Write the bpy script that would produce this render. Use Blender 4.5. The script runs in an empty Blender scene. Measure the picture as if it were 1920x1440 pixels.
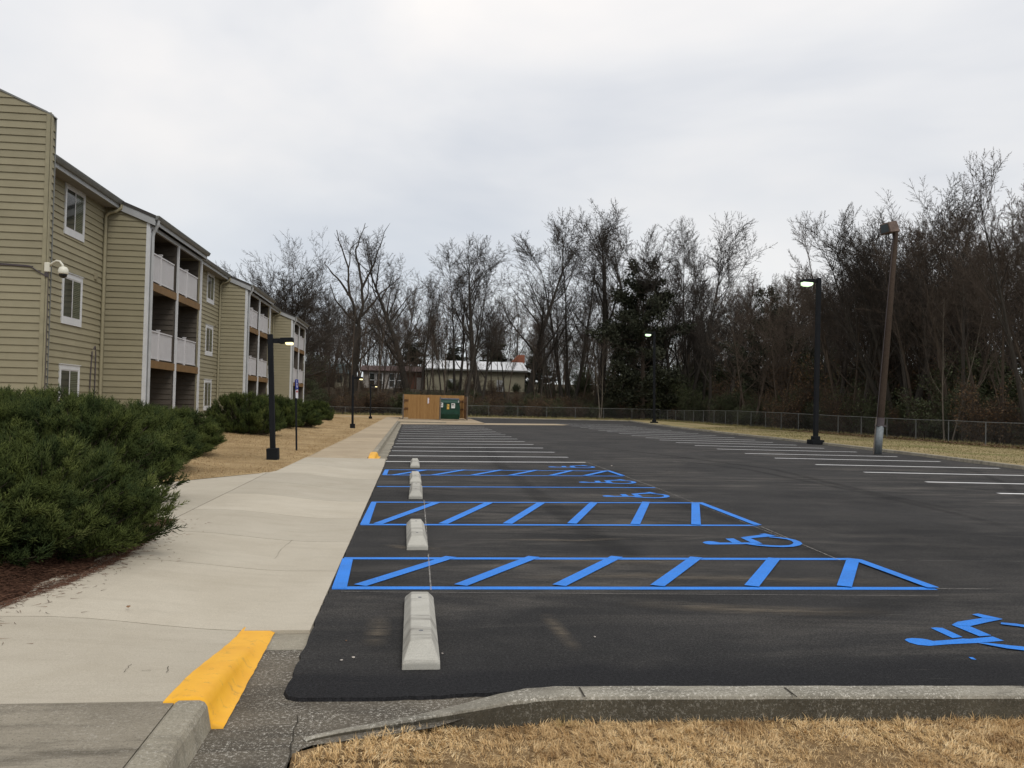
import bpy, bmesh, math, random
import numpy as np
from mathutils import Vector, Matrix

random.seed(7)
rng = np.random.default_rng(7)
scene = bpy.context.scene
COL = scene.collection
R = math.radians

# ------------------------------------------------------------------ camera
F = 1620.0; CAM_H = 1.7
YAW, ROLL = R(6.51), R(1.3)
CY = 752 + (960 - 775) * math.tan(ROLL)
PITCH = math.atan((CY - 720) / F)
_f = Vector((math.sin(YAW) * math.cos(PITCH), math.cos(YAW) * math.cos(PITCH), math.sin(PITCH)))
_r = Vector((math.cos(YAW), -math.sin(YAW), 0))
_u = Vector((-math.sin(YAW) * math.sin(PITCH), -math.cos(YAW) * math.sin(PITCH), math.cos(PITCH)))
_R = _r * math.cos(ROLL) + _u * math.sin(ROLL)
_U = _u * math.cos(ROLL) - _r * math.sin(ROLL)
cd = bpy.data.cameras.new('camera')
cam = bpy.data.objects.new('camera', cd); COL.objects.link(cam)
cd.sensor_width = 36; cd.lens = F / 1920 * 36; cd.clip_start = .05; cd.clip_end = 3000
M = Matrix.Identity(4)
for i in range(3):
    M[i][0] = _R[i]; M[i][1] = _U[i]; M[i][2] = -_f[i]
M[2][3] = CAM_H
cam.matrix_world = M
scene.camera = cam

def G(px, py, z=0.0):
    """where the line of sight through a point of the photo meets the ground"""
    d = _f + _R * ((px - 960) / F) + _U * (-(py - 720) / F)
    t = (z - CAM_H) / d.z
    return (d.x * t, d.y * t)

# ------------------------------------------------------------------ world, sun, exposure
SUN_EL, SUN_AZ = R(48), R(150)
w = bpy.data.worlds.new('World'); scene.world = w; w.use_nodes = True
nt = w.node_tree; nt.nodes.clear()
out = nt.nodes.new('ShaderNodeOutputWorld'); bg = nt.nodes.new('ShaderNodeBackground')
sky = nt.nodes.new('ShaderNodeTexSky'); sky.sky_type = 'NISHITA'; sky.sun_disc = False
sky.sun_elevation = SUN_EL; sky.sun_rotation = SUN_AZ
sc = nt.nodes.new('ShaderNodeVectorMath'); sc.operation = 'SCALE'; sc.inputs['Scale'].default_value = 0.1
nt.links.new(sky.outputs[0], sc.inputs[0])
tc = nt.nodes.new('ShaderNodeTexCoord')
mp = nt.nodes.new('ShaderNodeMapping'); mp.inputs['Scale'].default_value = (1.0, 1.0, 1.9)
mp.inputs['Location'].default_value = (3.1, 0.4, 0.2)
nt.links.new(tc.outputs['Generated'], mp.inputs[0])
n1 = nt.nodes.new('ShaderNodeTexNoise'); n1.inputs['Scale'].default_value = 1.7; n1.inputs['Detail'].default_value = 5; n1.inputs['Roughness'].default_value = .5; n1.inputs['Distortion'].default_value = .3
nt.links.new(mp.outputs[0], n1.inputs[0])
r1 = nt.nodes.new('ShaderNodeValToRGB'); e = r1.color_ramp.elements
e[0].position = .34; e[0].color = (.565, .592, .64, 1); e[1].position = .62; e[1].color = (.79, .775, .765, 1)
m_ = r1.color_ramp.elements.new(.48); m_.color = (.685, .695, .715, 1)
nt.links.new(n1.outputs[0], r1.inputs[0])
sp = nt.nodes.new('ShaderNodeSeparateXYZ'); nt.links.new(tc.outputs['Generated'], sp.inputs[0])
r2 = nt.nodes.new('ShaderNodeValToRGB'); e = r2.color_ramp.elements
e[0].position = 0; e[0].color = (.90, .955, .96, 1); e[1].position = .42; e[1].color = (1.13, 1.11, 1.09, 1)
m_ = r2.color_ramp.elements.new(.13); m_.color = (.97, .99, 1.0, 1)
m_ = r2.color_ramp.elements.new(.24); m_.color = (1.0, 1.0, 1.0, 1)
nt.links.new(sp.outputs[2], r2.inputs[0])
mu = nt.nodes.new('ShaderNodeMixRGB'); mu.blend_type = 'MULTIPLY'; mu.inputs[0].default_value = 1
nt.links.new(r1.outputs[0], mu.inputs[1]); nt.links.new(r2.outputs[0], mu.inputs[2])
mx = nt.nodes.new('ShaderNodeMixRGB'); mx.inputs[0].default_value = .94
nt.links.new(sc.outputs[0], mx.inputs[1]); nt.links.new(mu.outputs[0], mx.inputs[2])
nt.links.new(mx.outputs[0], bg.inputs[0]); bg.inputs[1].default_value = 1.18
nt.links.new(bg.outputs[0], out.inputs[0])
sd = bpy.data.lights.new('sun', 'SUN'); sd.energy = 1.25; sd.angle = R(20); sd.color = (1, .96, .9)
so = bpy.data.objects.new('sun', sd); COL.objects.link(so)
sv = Vector((math.sin(SUN_AZ) * math.cos(SUN_EL), math.cos(SUN_AZ) * math.cos(SUN_EL), math.sin(SUN_EL)))
so.rotation_euler = sv.to_track_quat('Z', 'Y').to_euler()
vs = scene.view_settings
vs.view_transform = 'Standard'; vs.look = 'None'; vs.gamma = 1; vs.use_curve_mapping = False; vs.exposure = 0
scene.cycles.max_bounces = 6; scene.cycles.diffuse_bounces = 3; scene.cycles.transparent_max_bounces = 8

# ------------------------------------------------------------------ materials
MATS = {}
class NT:
    def __init__(s, name, rough=.8, spec=.3, metal=0):
        m = bpy.data.materials.new(name); m.use_nodes = True
        s.m = m; s.t = m.node_tree; s.b = s.t.nodes['Principled BSDF']
        s.b.inputs['Roughness'].default_value = rough
        s.b.inputs['Specular IOR Level'].default_value = spec
        s.b.inputs['Metallic'].default_value = metal
        s.tc = None; MATS[name] = m
    def n(s, ty, **kw):
        x = s.t.nodes.new(ty)
        for k, v in kw.items(): setattr(x, k, v)
        return x
    def l(s, a, b): s.t.links.new(a, b)
    def co(s, stretch=(1, 1, 1), loc=(0, 0, 0), rot=(0, 0, 0)):
        if s.tc is None: s.tc = s.n('ShaderNodeTexCoord')
        mp = s.n('ShaderNodeMapping'); mp.inputs['Scale'].default_value = stretch
        mp.inputs['Location'].default_value = loc; mp.inputs['Rotation'].default_value = rot
        s.l(s.tc.outputs['Object'], mp.inputs[0]); return mp.outputs[0]
    def noise(s, scale, detail=4, rough=.55, stretch=(1, 1, 1), loc=(0, 0, 0), rot=(0, 0, 0), dist=0):
        x = s.n('ShaderNodeTexNoise'); x.inputs['Scale'].default_value = scale
        x.inputs['Detail'].default_value = detail; x.inputs['Roughness'].default_value = rough
        x.inputs['Distortion'].default_value = dist
        s.l(s.co(stretch, loc, rot), x.inputs[0]); return x.outputs[0]
    def vor(s, scale, stretch=(1, 1, 1), feature='F1', out='Distance', rnd=1):
        x = s.n('ShaderNodeTexVoronoi', feature=feature); x.inputs['Scale'].default_value = scale
        x.inputs['Randomness'].default_value = rnd
        s.l(s.co(stretch), x.inputs[0]); return x.outputs[out]
    def ramp(s, fac, stops, interp='LINEAR'):
        x = s.n('ShaderNodeValToRGB'); x.color_ramp.interpolation = interp
        el = x.color_ramp.elements
        while len(el) < len(stops): el.new(.5)
        for q, (p, c) in zip(el, stops):
            q.position = p
            q.color = (c, c, c, 1) if isinstance(c, (int, float)) else (*c, 1)
        s.l(fac, x.inputs[0]); return x.outputs[0]
    def mix(s, fac, a, b, mode='MIX'):
        x = s.n('ShaderNodeMixRGB', blend_type=mode)
        for i, v in ((0, fac), (1, a), (2, b)):
            if isinstance(v, (int, float)):
                if i == 0: x.inputs[0].default_value = v
                else: x.inputs[i].default_value = (v, v, v, 1)
            elif isinstance(v, tuple): x.inputs[i].default_value = (*v, 1)
            else: s.l(v, x.inputs[i])
        return x.outputs[0]
    def attr(s, name='tone'):
        x = s.n('ShaderNodeAttribute', attribute_name=name); return x.outputs['Fac']
    def objrand(s):
        return s.n('ShaderNodeObjectInfo').outputs['Random']
    def sep(s, axis):
        if s.tc is None: s.tc = s.n('ShaderNodeTexCoord')
        x = s.n('ShaderNodeSeparateXYZ'); s.l(s.tc.outputs['Object'], x.inputs[0]); return x.outputs[axis]
    def maprange(s, v, a, b, c=0, d=1):
        x = s.n('ShaderNodeMapRange'); s.l(v, x.inputs[0])
        for i, q in enumerate((a, b, c, d)): x.inputs[i + 1].default_value = q
        return x.outputs[0]
    def color(s, c):
        if isinstance(c, tuple): s.b.inputs['Base Color'].default_value = (*c, 1)
        else: s.l(c, s.b.inputs['Base Color'])
        return s
    def bump(s, h, strength=.3, dist=.01):
        x = s.n('ShaderNodeBump'); x.inputs['Strength'].default_value = strength; x.inputs['Distance'].default_value = dist
        s.l(h, x.inputs['Height']); s.l(x.outputs[0], s.b.inputs['Normal']); return s
    def alpha(s, v): s.l(v, s.b.inputs['Alpha']); return s

def simple(name, c, rough=.6, spec=.3, metal=0, var=.12, sc=3.0, grain=0, gs=60):
    x = NT(name, rough, spec, metal)
    a = tuple(v * (1 - var) for v in c); b = tuple(min(1, v * (1 + var)) for v in c)
    col = x.ramp(x.noise(sc, 5, .6), [(.3, a), (.7, b)])
    if grain: col = x.mix(grain, col, x.ramp(x.noise(gs, 3, .7), [(.3, tuple(v * .5 for v in c)), (.7, tuple(min(1, v * 1.4) for v in c))]))
    x.color(col); return x

# asphalt: fresh seal coat with dusty scuffs dragged across, fine stone grain
a = NT('asphalt', .9, .14)
base = a.ramp(a.noise(.35, 6, .6), [(.36, (.021, .0208, .021)), (.62, (.038, .0368, .0362))])
dust = a.ramp(a.noise(1.1, 7, .72, stretch=(.32, 1.6, 1), dist=.6), [(.47, 0.0), (.66, 1.0)])
dz = a.ramp(a.noise(.22, 3, .5, loc=(4, 2, 0)), [(.42, .12), (.58, .75)])
base = a.mix(a.ramp(a.noise(.8, 5, .65, loc=(2, 7, 0), dist=.5), [(.45, 0.0), (.65, .55)]), base, (.054, .051, .048))
base = a.mix(a.mix(1.0, dust, dz, 'MULTIPLY'), base, (.112, .102, .090))
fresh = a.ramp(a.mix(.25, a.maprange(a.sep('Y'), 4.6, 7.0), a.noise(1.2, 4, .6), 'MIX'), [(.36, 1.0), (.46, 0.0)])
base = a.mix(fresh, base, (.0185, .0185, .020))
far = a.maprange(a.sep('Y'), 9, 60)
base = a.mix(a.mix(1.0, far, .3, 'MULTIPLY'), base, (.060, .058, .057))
g = a.noise(190, 3, .8)
base = a.mix(.5, base, a.mix(1.0, base, a.ramp(g, [(.35, .2), (.72, 2.4)]), 'MULTIPLY'))
base = a.mix(.6, base, a.mix(1.0, base, a.ramp(a.noise(55, 3, .9, loc=(5, 5, 0)), [(.32, .1), (.5, .9), (.72, 2.6)]), 'MULTIPLY'))
spk = a.ramp(a.vor(14), [(.05, 1.0), (.07, 0.0)])
base = a.mix(a.mix(1.0, spk, .6, 'MULTIPLY'), base, (.012, .012, .012))
scr = a.ramp(a.noise(3.2, 8, .8, stretch=(.25, 3.5, 1), loc=(1, 9, 0), dist=.4), [(.60, 0.0), (.66, .5)])
base = a.mix(a.mix(1.0, scr, dz, 'MULTIPLY'), base, (.15, .140, .125))
a.color(base); a.bump(a.noise(110, 3, .85), .8, .008)
# old, coarser asphalt edge
def paint(name, c, worn=.33, bump=.3):
    p = NT(name, .6, .3)
    v = p.ramp(p.noise(2.2, 5, .6), [(.3, tuple(q * .84 for q in c)), (.7, c)])
    v = p.mix(p.ramp(p.noise(1.6, 7, .75, stretch=(.5, 2, 1), loc=(3, 8, 0)), [(.5, 0.0), (.75, .35)]), v, tuple(q * .35 + .015 for q in c))
    v = p.mix(.5, v, p.mix(1.0, v, p.ramp(p.noise(70, 3, .9), [(.3, .4), (.65, 1.3)]), 'MULTIPLY'))
    thin = p.mix(.35, p.noise(85, 3, .9), p.noise(2.5, 4, .6, loc=(2, 2, 0)))
    sp_ = p.ramp(thin, [(worn + .08, 1.0), (worn + .13, 0.0)])
    v = p.mix(sp_, v, (.025, .025, .027))
    return p.color(v).bump(p.noise(160, 3, .8), bump, .005)
paint('blue_paint', (.014, .225, .80), .27)
paint('white_paint', (.84, .84, .84), .22)
c = NT('chalk', .9, .1); c.color((.42, .40, .37)); c.alpha(c.ramp(c.noise(6, 4, .7), [(.35, .25), (.65, .6)]))
c = NT('tyre_mark', .8, .2); c.color((.018, .018, .018))
uv = c.n('ShaderNodeUVMap'); sx = c.n('ShaderNodeSeparateXYZ'); c.l(uv.outputs[0], sx.inputs[0])
c.alpha(c.mix(1.0, c.ramp(sx.outputs[0], [(0, 0.0), (.3, .3), (.7, .3), (1, 0.0)]), c.mix(1.0, c.ramp(sx.outputs[1], [(0, 0.0), (.2, 1.0), (.8, 1.0), (1, 0.0)]), c.ramp(c.noise(2, 5, .7), [(.3, .3), (.7, 1.0)]), 'MULTIPLY'), 'MULTIPLY'))
c = NT('dust_mark', .9, .1); c.color((.24, .20, .15))
uv = c.n('ShaderNodeUVMap'); sx = c.n('ShaderNodeSeparateXYZ'); c.l(uv.outputs[0], sx.inputs[0])
c.alpha(c.mix(1.0, c.ramp(sx.outputs[0], [(0, 0.0), (.5, .38), (1, 0.0)]), c.mix(1.0, c.ramp(sx.outputs[1], [(0, 0.0), (.35, 1.0), (.6, 1.0), (1, 0.0)]), c.ramp(c.noise(5, 6, .8, stretch=(.4, 2.5, 1)), [(.36, 0.0), (.56, 1.0)]), 'MULTIPLY'), 'MULTIPLY'))

def concrete(name, lo, hi, dirt, agg=0.0, dirtamt=.5, brush=True):
    c = NT(name, .85, .2)
    v = c.ramp(c.noise(.9, 6, .65, dist=.3), [(.3, lo), (.7, hi)])
    v = c.mix(c.ramp(c.noise(2.3, 6, .7, stretch=(.5, 2.2, 1), loc=(7, 1, 0)), [(.49, 0.0), (.72, dirtamt)]), v, dirt)
    if brush: v = c.mix(.12, v, c.ramp(c.noise(40, 3, .6, stretch=(.12, 3, 1)), [(.3, dirt), (.7, hi)]))
    v = c.mix(.30, v, c.mix(1.0, v, c.ramp(c.noise(140, 3, .8), [(.3, .35), (.7, 1.7)]), 'MULTIPLY'))
    v = c.mix(1.0, v, c.ramp(c.objrand(), [(0, .88), (1, 1.06)]), 'MULTIPLY')
    pit = c.ramp(c.vor(5.0), [(.02, 1.0), (.035, 0.0)]); v = c.mix(c.mix(1.0, pit, .6, 'MULTIPLY'), v, tuple(q * .4 for q in dirt))
    if agg:
        st = c.ramp(c.noise(46, 4, .95), [(.545, 0.0), (.585, 1.0)])
        where = c.ramp(c.noise(2.6, 5, .6), [(.36, .2), (.58, 1.0)])
        k = c.mix(1.0, st, where, 'MULTIPLY')
        v = c.mix(c.mix(1.0, k, agg, 'MULTIPLY'), v, (.58, .55, .48))
        v = c.mix(c.ramp(c.noise(75, 4, .9, loc=(3, 1, 7)), [(.34, .75), (.42, 0.0)]), v, tuple(q * .3 for q in lo))
        v = c.mix(c.mix(1.0, c.ramp(c.vor(48), [(.15, .7), (.3, 0.0)]), .5, 'MULTIPLY'), v, tuple(q * .45 for q in lo))
    c.color(v); c.bump(c.noise(90, 4, .8), .35, .004 if not agg else .008); return c
concrete('walk_concrete', (.42, .375, .295), (.50, .455, .37), (.30, .265, .205), 0, .28)
concrete('far_walk_concrete', (.37, .295, .20), (.47, .385, .27), (.28, .21, .14), 0, .35)
concrete('old_concrete', (.17, .148, .112), (.33, .295, .23), (.070, .060, .045), .30, .95)
concrete('kerb_concrete', (.21, .19, .145), (.37, .335, .26), (.075, .066, .05), .45, .85)
concrete('gutter_concrete', (.060, .052, .040), (.16, .138, .105), (.032, .028, .022), .85, .8, False)
concrete('front_kerb_concrete', (.15, .138, .11), (.36, .335, .275), (.05, .045, .034), 1.0, .95, False)
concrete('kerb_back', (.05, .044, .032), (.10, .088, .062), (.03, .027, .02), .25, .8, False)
concrete('stop_concrete', (.36, .35, .305), (.55, .535, .48), (.12, .11, .095), 0, .9)
concrete('foundation', (.25, .24, .22), (.33, .32, .29), (.15, .14, .12), 0, .5)
simple('joint_dark', (.045, .04, .032), .9, .1)
y_ = NT('yellow_paint', .55, .35); y_.color(y_.mix(y_.ramp(y_.noise(11, 7, .8), [(.56, 0.0), (.66, .6)]), y_.ramp(y_.noise(4, 5, .6), [(.3, (.76, .37, .016)), (.7, (.86, .45, .025))]), (.42, .23, .05))); y_.bump(y_.noise(70, 3, .7), .25, .004)
g = NT('dry_lawn', .95, .1)
v = g.ramp(g.noise(.55, 6, .65), [(.3, (.29, .20, .10)), (.55, (.43, .31, .165)), (.75, (.53, .39, .22))])
v = g.mix(g.ramp(g.noise(1.7, 6, .75, loc=(3, 3, 0)), [(.52, 0.0), (.72, .7)]), v, (.21, .135, .072))
v = g.mix(.5, v, g.mix(1.0, v, g.ramp(g.noise(45, 4, .8), [(.3, .4), (.7, 1.6)]), 'MULTIPLY'))
g.color(v); g.bump(g.noise(60, 4, .8), .9, .03)
g = NT('right_lawn', .95, .1)
v = g.ramp(g.noise(.5, 6, .65), [(.3, (.25, .20, .10)), (.7, (.38, .30, .165))])
v = g.mix(g.ramp(g.noise(.35, 5, .6, loc=(9, 1, 0)), [(.5, 0.0), (.7, .8)]), v, (.15, .165, .055))
v = g.mix(.5, v, g.mix(1.0, v, g.ramp(g.noise(45, 4, .8), [(.3, .4), (.7, 1.6)]), 'MULTIPLY'))
g.color(v); g.bump(g.noise(60, 4, .8), .9, .03)
g = NT('woodland_floor', .95, .1)
v = g.ramp(g.noise(.6, 7, .7), [(.3, (.030, .025, .016)), (.55, (.055, .043, .027)), (.75, (.095, .072, .042))])
v = g.mix(g.ramp(g.noise(.12, 4, .6), [(.5, 0.0), (.7, .5)]), v, (.11, .09, .04))
v = g.mix(.5, v, g.mix(1.0, v, g.ramp(g.noise(25, 4, .8), [(.3, .3), (.7, 1.8)]), 'MULTIPLY'))
g.color(v); g.bump(g.noise(20, 5, .8), 1, .08)
g = NT('soil', .95, .1); g.color(g.ramp(g.noise(14, 6, .8), [(.3, (.12, .075, .035)), (.7, (.34, .23, .12))])); g.bump(g.noise(50, 4, .8), 1, .02)
g = NT('mulch_ground', .95, .1); g.color(g.ramp(g.noise(18, 6, .8), [(.3, (.022, .012, .008)), (.7, (.085, .045, .028))])); g.bump(g.noise(40, 4, .8), 1, .03)
def toned(name, stops, rough=.8, spec=.15, patch=None, psc=1.2):
    g = NT(name, rough, spec)
    v = g.ramp(g.attr('tone'), stops)
    if patch: v = g.mix(g.ramp(g.noise(psc, 5, .6), [(.45, 0.0), (.68, .8)]), v, patch)
    if name == 'grass_blades':
        v = g.mix(g.ramp(g.noise(2.6, 6, .7, loc=(4, 4, 0)), [(.56, 0.0), (.68, .75)]), v, (.23, .12, .045)); v = g.mix(g.ramp(g.noise(3.4, 5, .7, loc=(8, 3, 0)), [(.62, 0.0), (.70, .7)]), v, (.19, .20, .06))
    g.color(v); return g
toned('grass_blades', [(0, (.22, .145, .065)), (.25, (.62, .43, .21)), (.55, (.82, .60, .32)), (1, (.90, .74, .47))], patch=(.50, .33, .16))
toned('lawn_tufts', [(0, (.22, .15, .07)), (.5, (.45, .32, .17)), (1, (.60, .45, .27))])
toned('green_tufts', [(0, (.10, .10, .035)), (.5, (.24, .22, .09)), (1, (.38, .31, .17))])
toned('pine_straw', [(0, (.03, .014, .009)), (.5, (.11, .055, .035)), (1, (.20, .11, .07))])
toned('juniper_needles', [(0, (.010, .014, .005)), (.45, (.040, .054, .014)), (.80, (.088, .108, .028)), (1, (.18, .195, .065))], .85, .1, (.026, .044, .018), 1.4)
toned('pine_needles', [(0, (.016, .019, .011)), (.6, (.036, .040, .023)), (1, (.064, .066, .040))], .7, .2)
toned('dead_leaves', [(0, (.06, .035, .02)), (.5, (.12, .075, .04)), (1, (.20, .13, .08))])
toned('privet_leaves', [(0, (.030, .040, .016)), (.5, (.055, .066, .026)), (1, (.09, .095, .04))], .6, .3)
def bark(name, lo, hi):
    b = NT(name, .95, .1)
    v = b.ramp(b.noise(3, 6, .75, stretch=(3, 3, .5)), [(.3, lo), (.7, hi)])
    b.color(v); b.bump(b.noise(12, 5, .8, stretch=(3, 3, .6)), .8, .03); return b
bark('bark_grey', (.030, .026, .022), (.075, .066, .055))
bark('bark_brown', (.046, .036, .028), (.105, .083, .064))
bark('bark_pale', (.13, .11, .085), (.24, .21, .17))
bark('twig_grey', (.036, .031, .027), (.075, .064, .054))
bark('twig_brown', (.056, .044, .035), (.115, .090, .070))
s_ = NT('siding', .7, .25)
v = s_.ramp(s_.noise(1.3, 5, .6), [(.3, (.265, .238, .158)), (.7, (.305, .275, .185))])
v = s_.mix(.18, v, s_.ramp(s_.noise(12, 5, .75, stretch=(.3, .3, 3)), [(.3, (.18, .16, .10)), (.7, (.35, .315, .215))]))
v = s_.mix(s_.ramp(s_.noise(.7, 5, .7, stretch=(1, 1, .35), loc=(1, 5, 0)), [(.5, 0.0), (.8, .3)]), v, (.27, .25, .15))
v = s_.mix(1.0, v, s_.ramp(s_.objrand(), [(0, .93), (1, 1.06)]), 'MULTIPLY')
s_.color(v); s_.bump(s_.noise(50, 4, .6, stretch=(.2, .2, 3)), .2, .003)
simple('trim_tan', (.285, .258, .17), .6)
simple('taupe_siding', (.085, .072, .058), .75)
simple('white_trim', (.60, .61, .62), .5, var=.06)
simple('railing_white', (.56, .55, .56), .4, var=.04)
simple('fascia_grey', (.36, .37, .375), .5, var=.10)
simple('gutter_metal', (.19, .195, .185), .45, .4, .2, var=.18)
simple('brown_fascia', (.175, .100, .036), .6, var=.2, grain=.25, gs=20)
simple('shingles', (.055, .052, .05), .9, grain=.5, gs=30)
simple('soffit', (.22, .21, .19), .8)
gl = NT('window_glass', .06, .6); gl.color(gl.ramp(gl.noise(1.2, 3, .5, stretch=(1, 1, .3)), [(.35, (.012, .014, .014)), (.7, (.05, .056, .05))]))  # faint vertical streaks in the pane colour stand in for reflections
gl = NT('window_blind', .12, .5)
wv = gl.n('ShaderNodeTexWave', bands_direction='Z'); wv.inputs['Scale'].default_value = 5.5; wv.inputs['Distortion'].default_value = .3
gl.l(gl.co(), wv.inputs[0]); gl.color(gl.ramp(wv.outputs[1], [(.3, (.045, .052, .036)), (.7, (.10, .112, .08))]))
simple('black_metal', (.010, .011, .013), .75, .15, var=.2)
simple('pole_wood', (.058, .043, .033), .95, .05, var=.3, sc=8, grain=.5, gs=26)
simple('grey_wood', (.15, .13, .11), .9, var=.3, sc=8, grain=.4)
simple('galvanised', (.17, .19, .20), .6, .4, .3, var=.25, sc=6)
simple('fence_metal', (.15, .155, .15), .6, .4, .3, var=.25, sc=2)
simple('rusty_metal', (.14, .10, .08), .7, .3, .1, var=.35, sc=6)
simple('reflector', (.45, .34, .26), .5, .4, .2, var=.25, sc=9)
simple('dark_glass', (.06, .075, .08), .15, .6)
f_ = NT('fence_wood', .85, .15)
v = f_.ramp(f_.objrand(), [(0, (.29, .16, .06)), (1, (.40, .235, .095))])
v = f_.mix(.4, v, f_.ramp(f_.noise(6, 6, .7, stretch=(4, 4, .3)), [(.3, (.18, .095, .035)), (.7, (.46, .28, .12))])); f_.color(v)
simple('fence_wood_dark', (.16, .085, .038), .85, var=.25, sc=5, grain=.3)
simple('dumpster_green', (.003, .040, .022), .45, .4, var=.25, sc=4)
simple('dumpster_lid', (.05, .055, .075), .5)
simple('sticker_white', (.66, .68, .66), .5); simple('sticker_yellow', (.62, .40, .08), .5)
simple('sign_white', (.66, .66, .70), .5, var=.05); simple('sign_blue', (.025, .04, .26), .5, var=.1); simple('sign_red', (.40, .05, .04), .5)
simple('camera_white', (.66, .64, .54), .35, .4, var=.05); simple('camera_dome', (.01, .01, .012), .1, .6)
simple('cable_dark', (.075, .062, .066), .6)
simple('vent_tan', (.28, .25, .17), .7)
simple('wall_pinkish', (.33, .30, .27), .8); simple('roof_red', (.070, .042, .037), .8, grain=.3)
simple('brick', (.13, .062, .042), .85, grain=.4, gs=14); simple('wall_cream', (.27, .25, .18), .8, var=.1)
simple('metal_roof', (.55, .56, .57), .35, .5, var=.08); simple('roof_teal', (.13, .19, .20), .7); simple('steel_red', (.26, .09, .05), .7)
simple('blue_tarp', (.03, .07, .22), .6)
simple('litter_pale', (.55, .50, .44), .8); simple('litter_brown', (.22, .12, .06), .8)
def emit(name, c, s):
    x = NT(name, .3); x.color(tuple(min(1, q) for q in c)); x.b.inputs['Emission Color'].default_value = (*c, 1); x.b.inputs['Emission Strength'].default_value = s
emit('lens_warm', (1, .86, .45), 1.6); emit('lens_green', (.72, 1, .62), 1.3)

# ------------------------------------------------------------------ mesh helpers
def tag(o, label=None, cat=None, group=None, kind=None):
    if label: o['label'] = label
    if cat: o['category'] = cat
    if group: o['group'] = group
    if kind: o['kind'] = kind
    return o
def empty(name, loc=(0, 0, 0), rz=0, label=None, cat=None, group=None):
    o = bpy.data.objects.new(name, None); COL.objects.link(o); o.location = loc; o.rotation_euler = (0, 0, rz)
    o.empty_display_size = .2
    return tag(o, label, cat, group)
def mesh_obj(name, verts, faces, mat, parent=None, smooth=False, uvs=None):
    me = bpy.data.meshes.new(name); me.from_pydata([tuple(v) for v in verts], [], faces); me.update()
    mats = mat if isinstance(mat, (list, tuple)) else [mat]
    for m in mats: me.materials.append(MATS[m])
    if uvs is not None:
        ul = me.uv_layers.new(name='UVMap')
        for p in me.polygons:
            for li in p.loop_indices: ul.data[li].uv = uvs[me.loops[li].vertex_index]
    if smooth:
        for p in me.polygons: p.use_smooth = True
    o = bpy.data.objects.new(name, me); COL.objects.link(o)
    if parent: o.parent = parent
    return o
class MB:
    def __init__(s): s.v = []; s.f = []; s.mi = []
    def add(s, vs, fs, mi=0):
        b = len(s.v); s.v += [tuple(v) for v in vs]; s.f += [tuple(i + b for i in f) for f in fs]; s.mi += [mi] * len(fs); return s
    def box(s, x0, x1, y0, y1, z0, z1, mi=0, mat=None):
        vs = [(x, y, z) for z in (z0, z1) for y in (y0, y1) for x in (x0, x1)]
        if mat is not None: vs = [mat @ Vector(v) for v in vs]
        return s.add(vs, [(0, 2, 3, 1), (4, 5, 7, 6), (0, 1, 5, 4), (2, 6, 7, 3), (0, 4, 6, 2), (1, 3, 7, 5)], mi)
    def tube(s, pts, rad, n=8, mi=0, cap=True):
        pts = [Vector(p) for p in pts]; rads = rad if isinstance(rad, (list, tuple)) else [rad] * len(pts)
        rings = []
        ref = None
        for i, p in enumerate(pts):
            d = (pts[min(i + 1, len(pts) - 1)] - pts[max(i - 1, 0)]).normalized()
            if ref is None:
                ref = Vector((0, 0, 1)) if abs(d.z) < .9 else Vector((1, 0, 0))
            a = d.cross(ref).normalized(); b = d.cross(a)
            rings.append([p + (a * math.cos(2 * math.pi * k / n) + b * math.sin(2 * math.pi * k / n)) * rads[i] for k in range(n)])
        vs = [v for r_ in rings for v in r_]; fs = []
        for i in range(len(pts) - 1):
            for k in range(n):
                fs.append((i * n + k, i * n + (k + 1) % n, (i + 1) * n + (k + 1) % n, (i + 1) * n + k))
        if cap: fs += [tuple(range(n))[::-1], tuple((len(pts) - 1) * n + k for k in range(n))]
        return s.add(vs, fs, mi)
    def prism(s, poly, axis, a, b, mi=0):
        """poly: 2D points; extruded along axis between a and b"""
        n = len(poly)
        def P(p, t): return {'x': (t, p[0], p[1]), 'y': (p[0], t, p[1]), 'z': (p[0], p[1], t)}[axis]
        vs = [P(p, a) for p in poly] + [P(p, b) for p in poly]
        fs = [tuple(range(n)), tuple(range(n, 2 * n))[::-1]] + [(i, (i + 1) % n, n + (i + 1) % n, n + i) for i in range(n)]
        return s.add(vs, fs, mi)
    def build(s, name, mat, parent=None, smooth=False, bevel=0):
        o = mesh_obj(name, s.v, s.f, mat, parent, smooth)
        if isinstance(mat, (list, tuple)):
            for p, i in zip(o.data.polygons, s.mi): p.material_index = i
        bm = bmesh.new(); bm.from_mesh(o.data); bmesh.ops.recalc_face_normals(bm, faces=bm.faces)
        bm.to_mesh(o.data); bm.free()
        if bevel:
            md = o.modifiers.new('bevel', 'BEVEL'); md.width = bevel; md.segments = 2; md.limit_method = 'ANGLE'; md.angle_limit = R(35)
        return o
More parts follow.
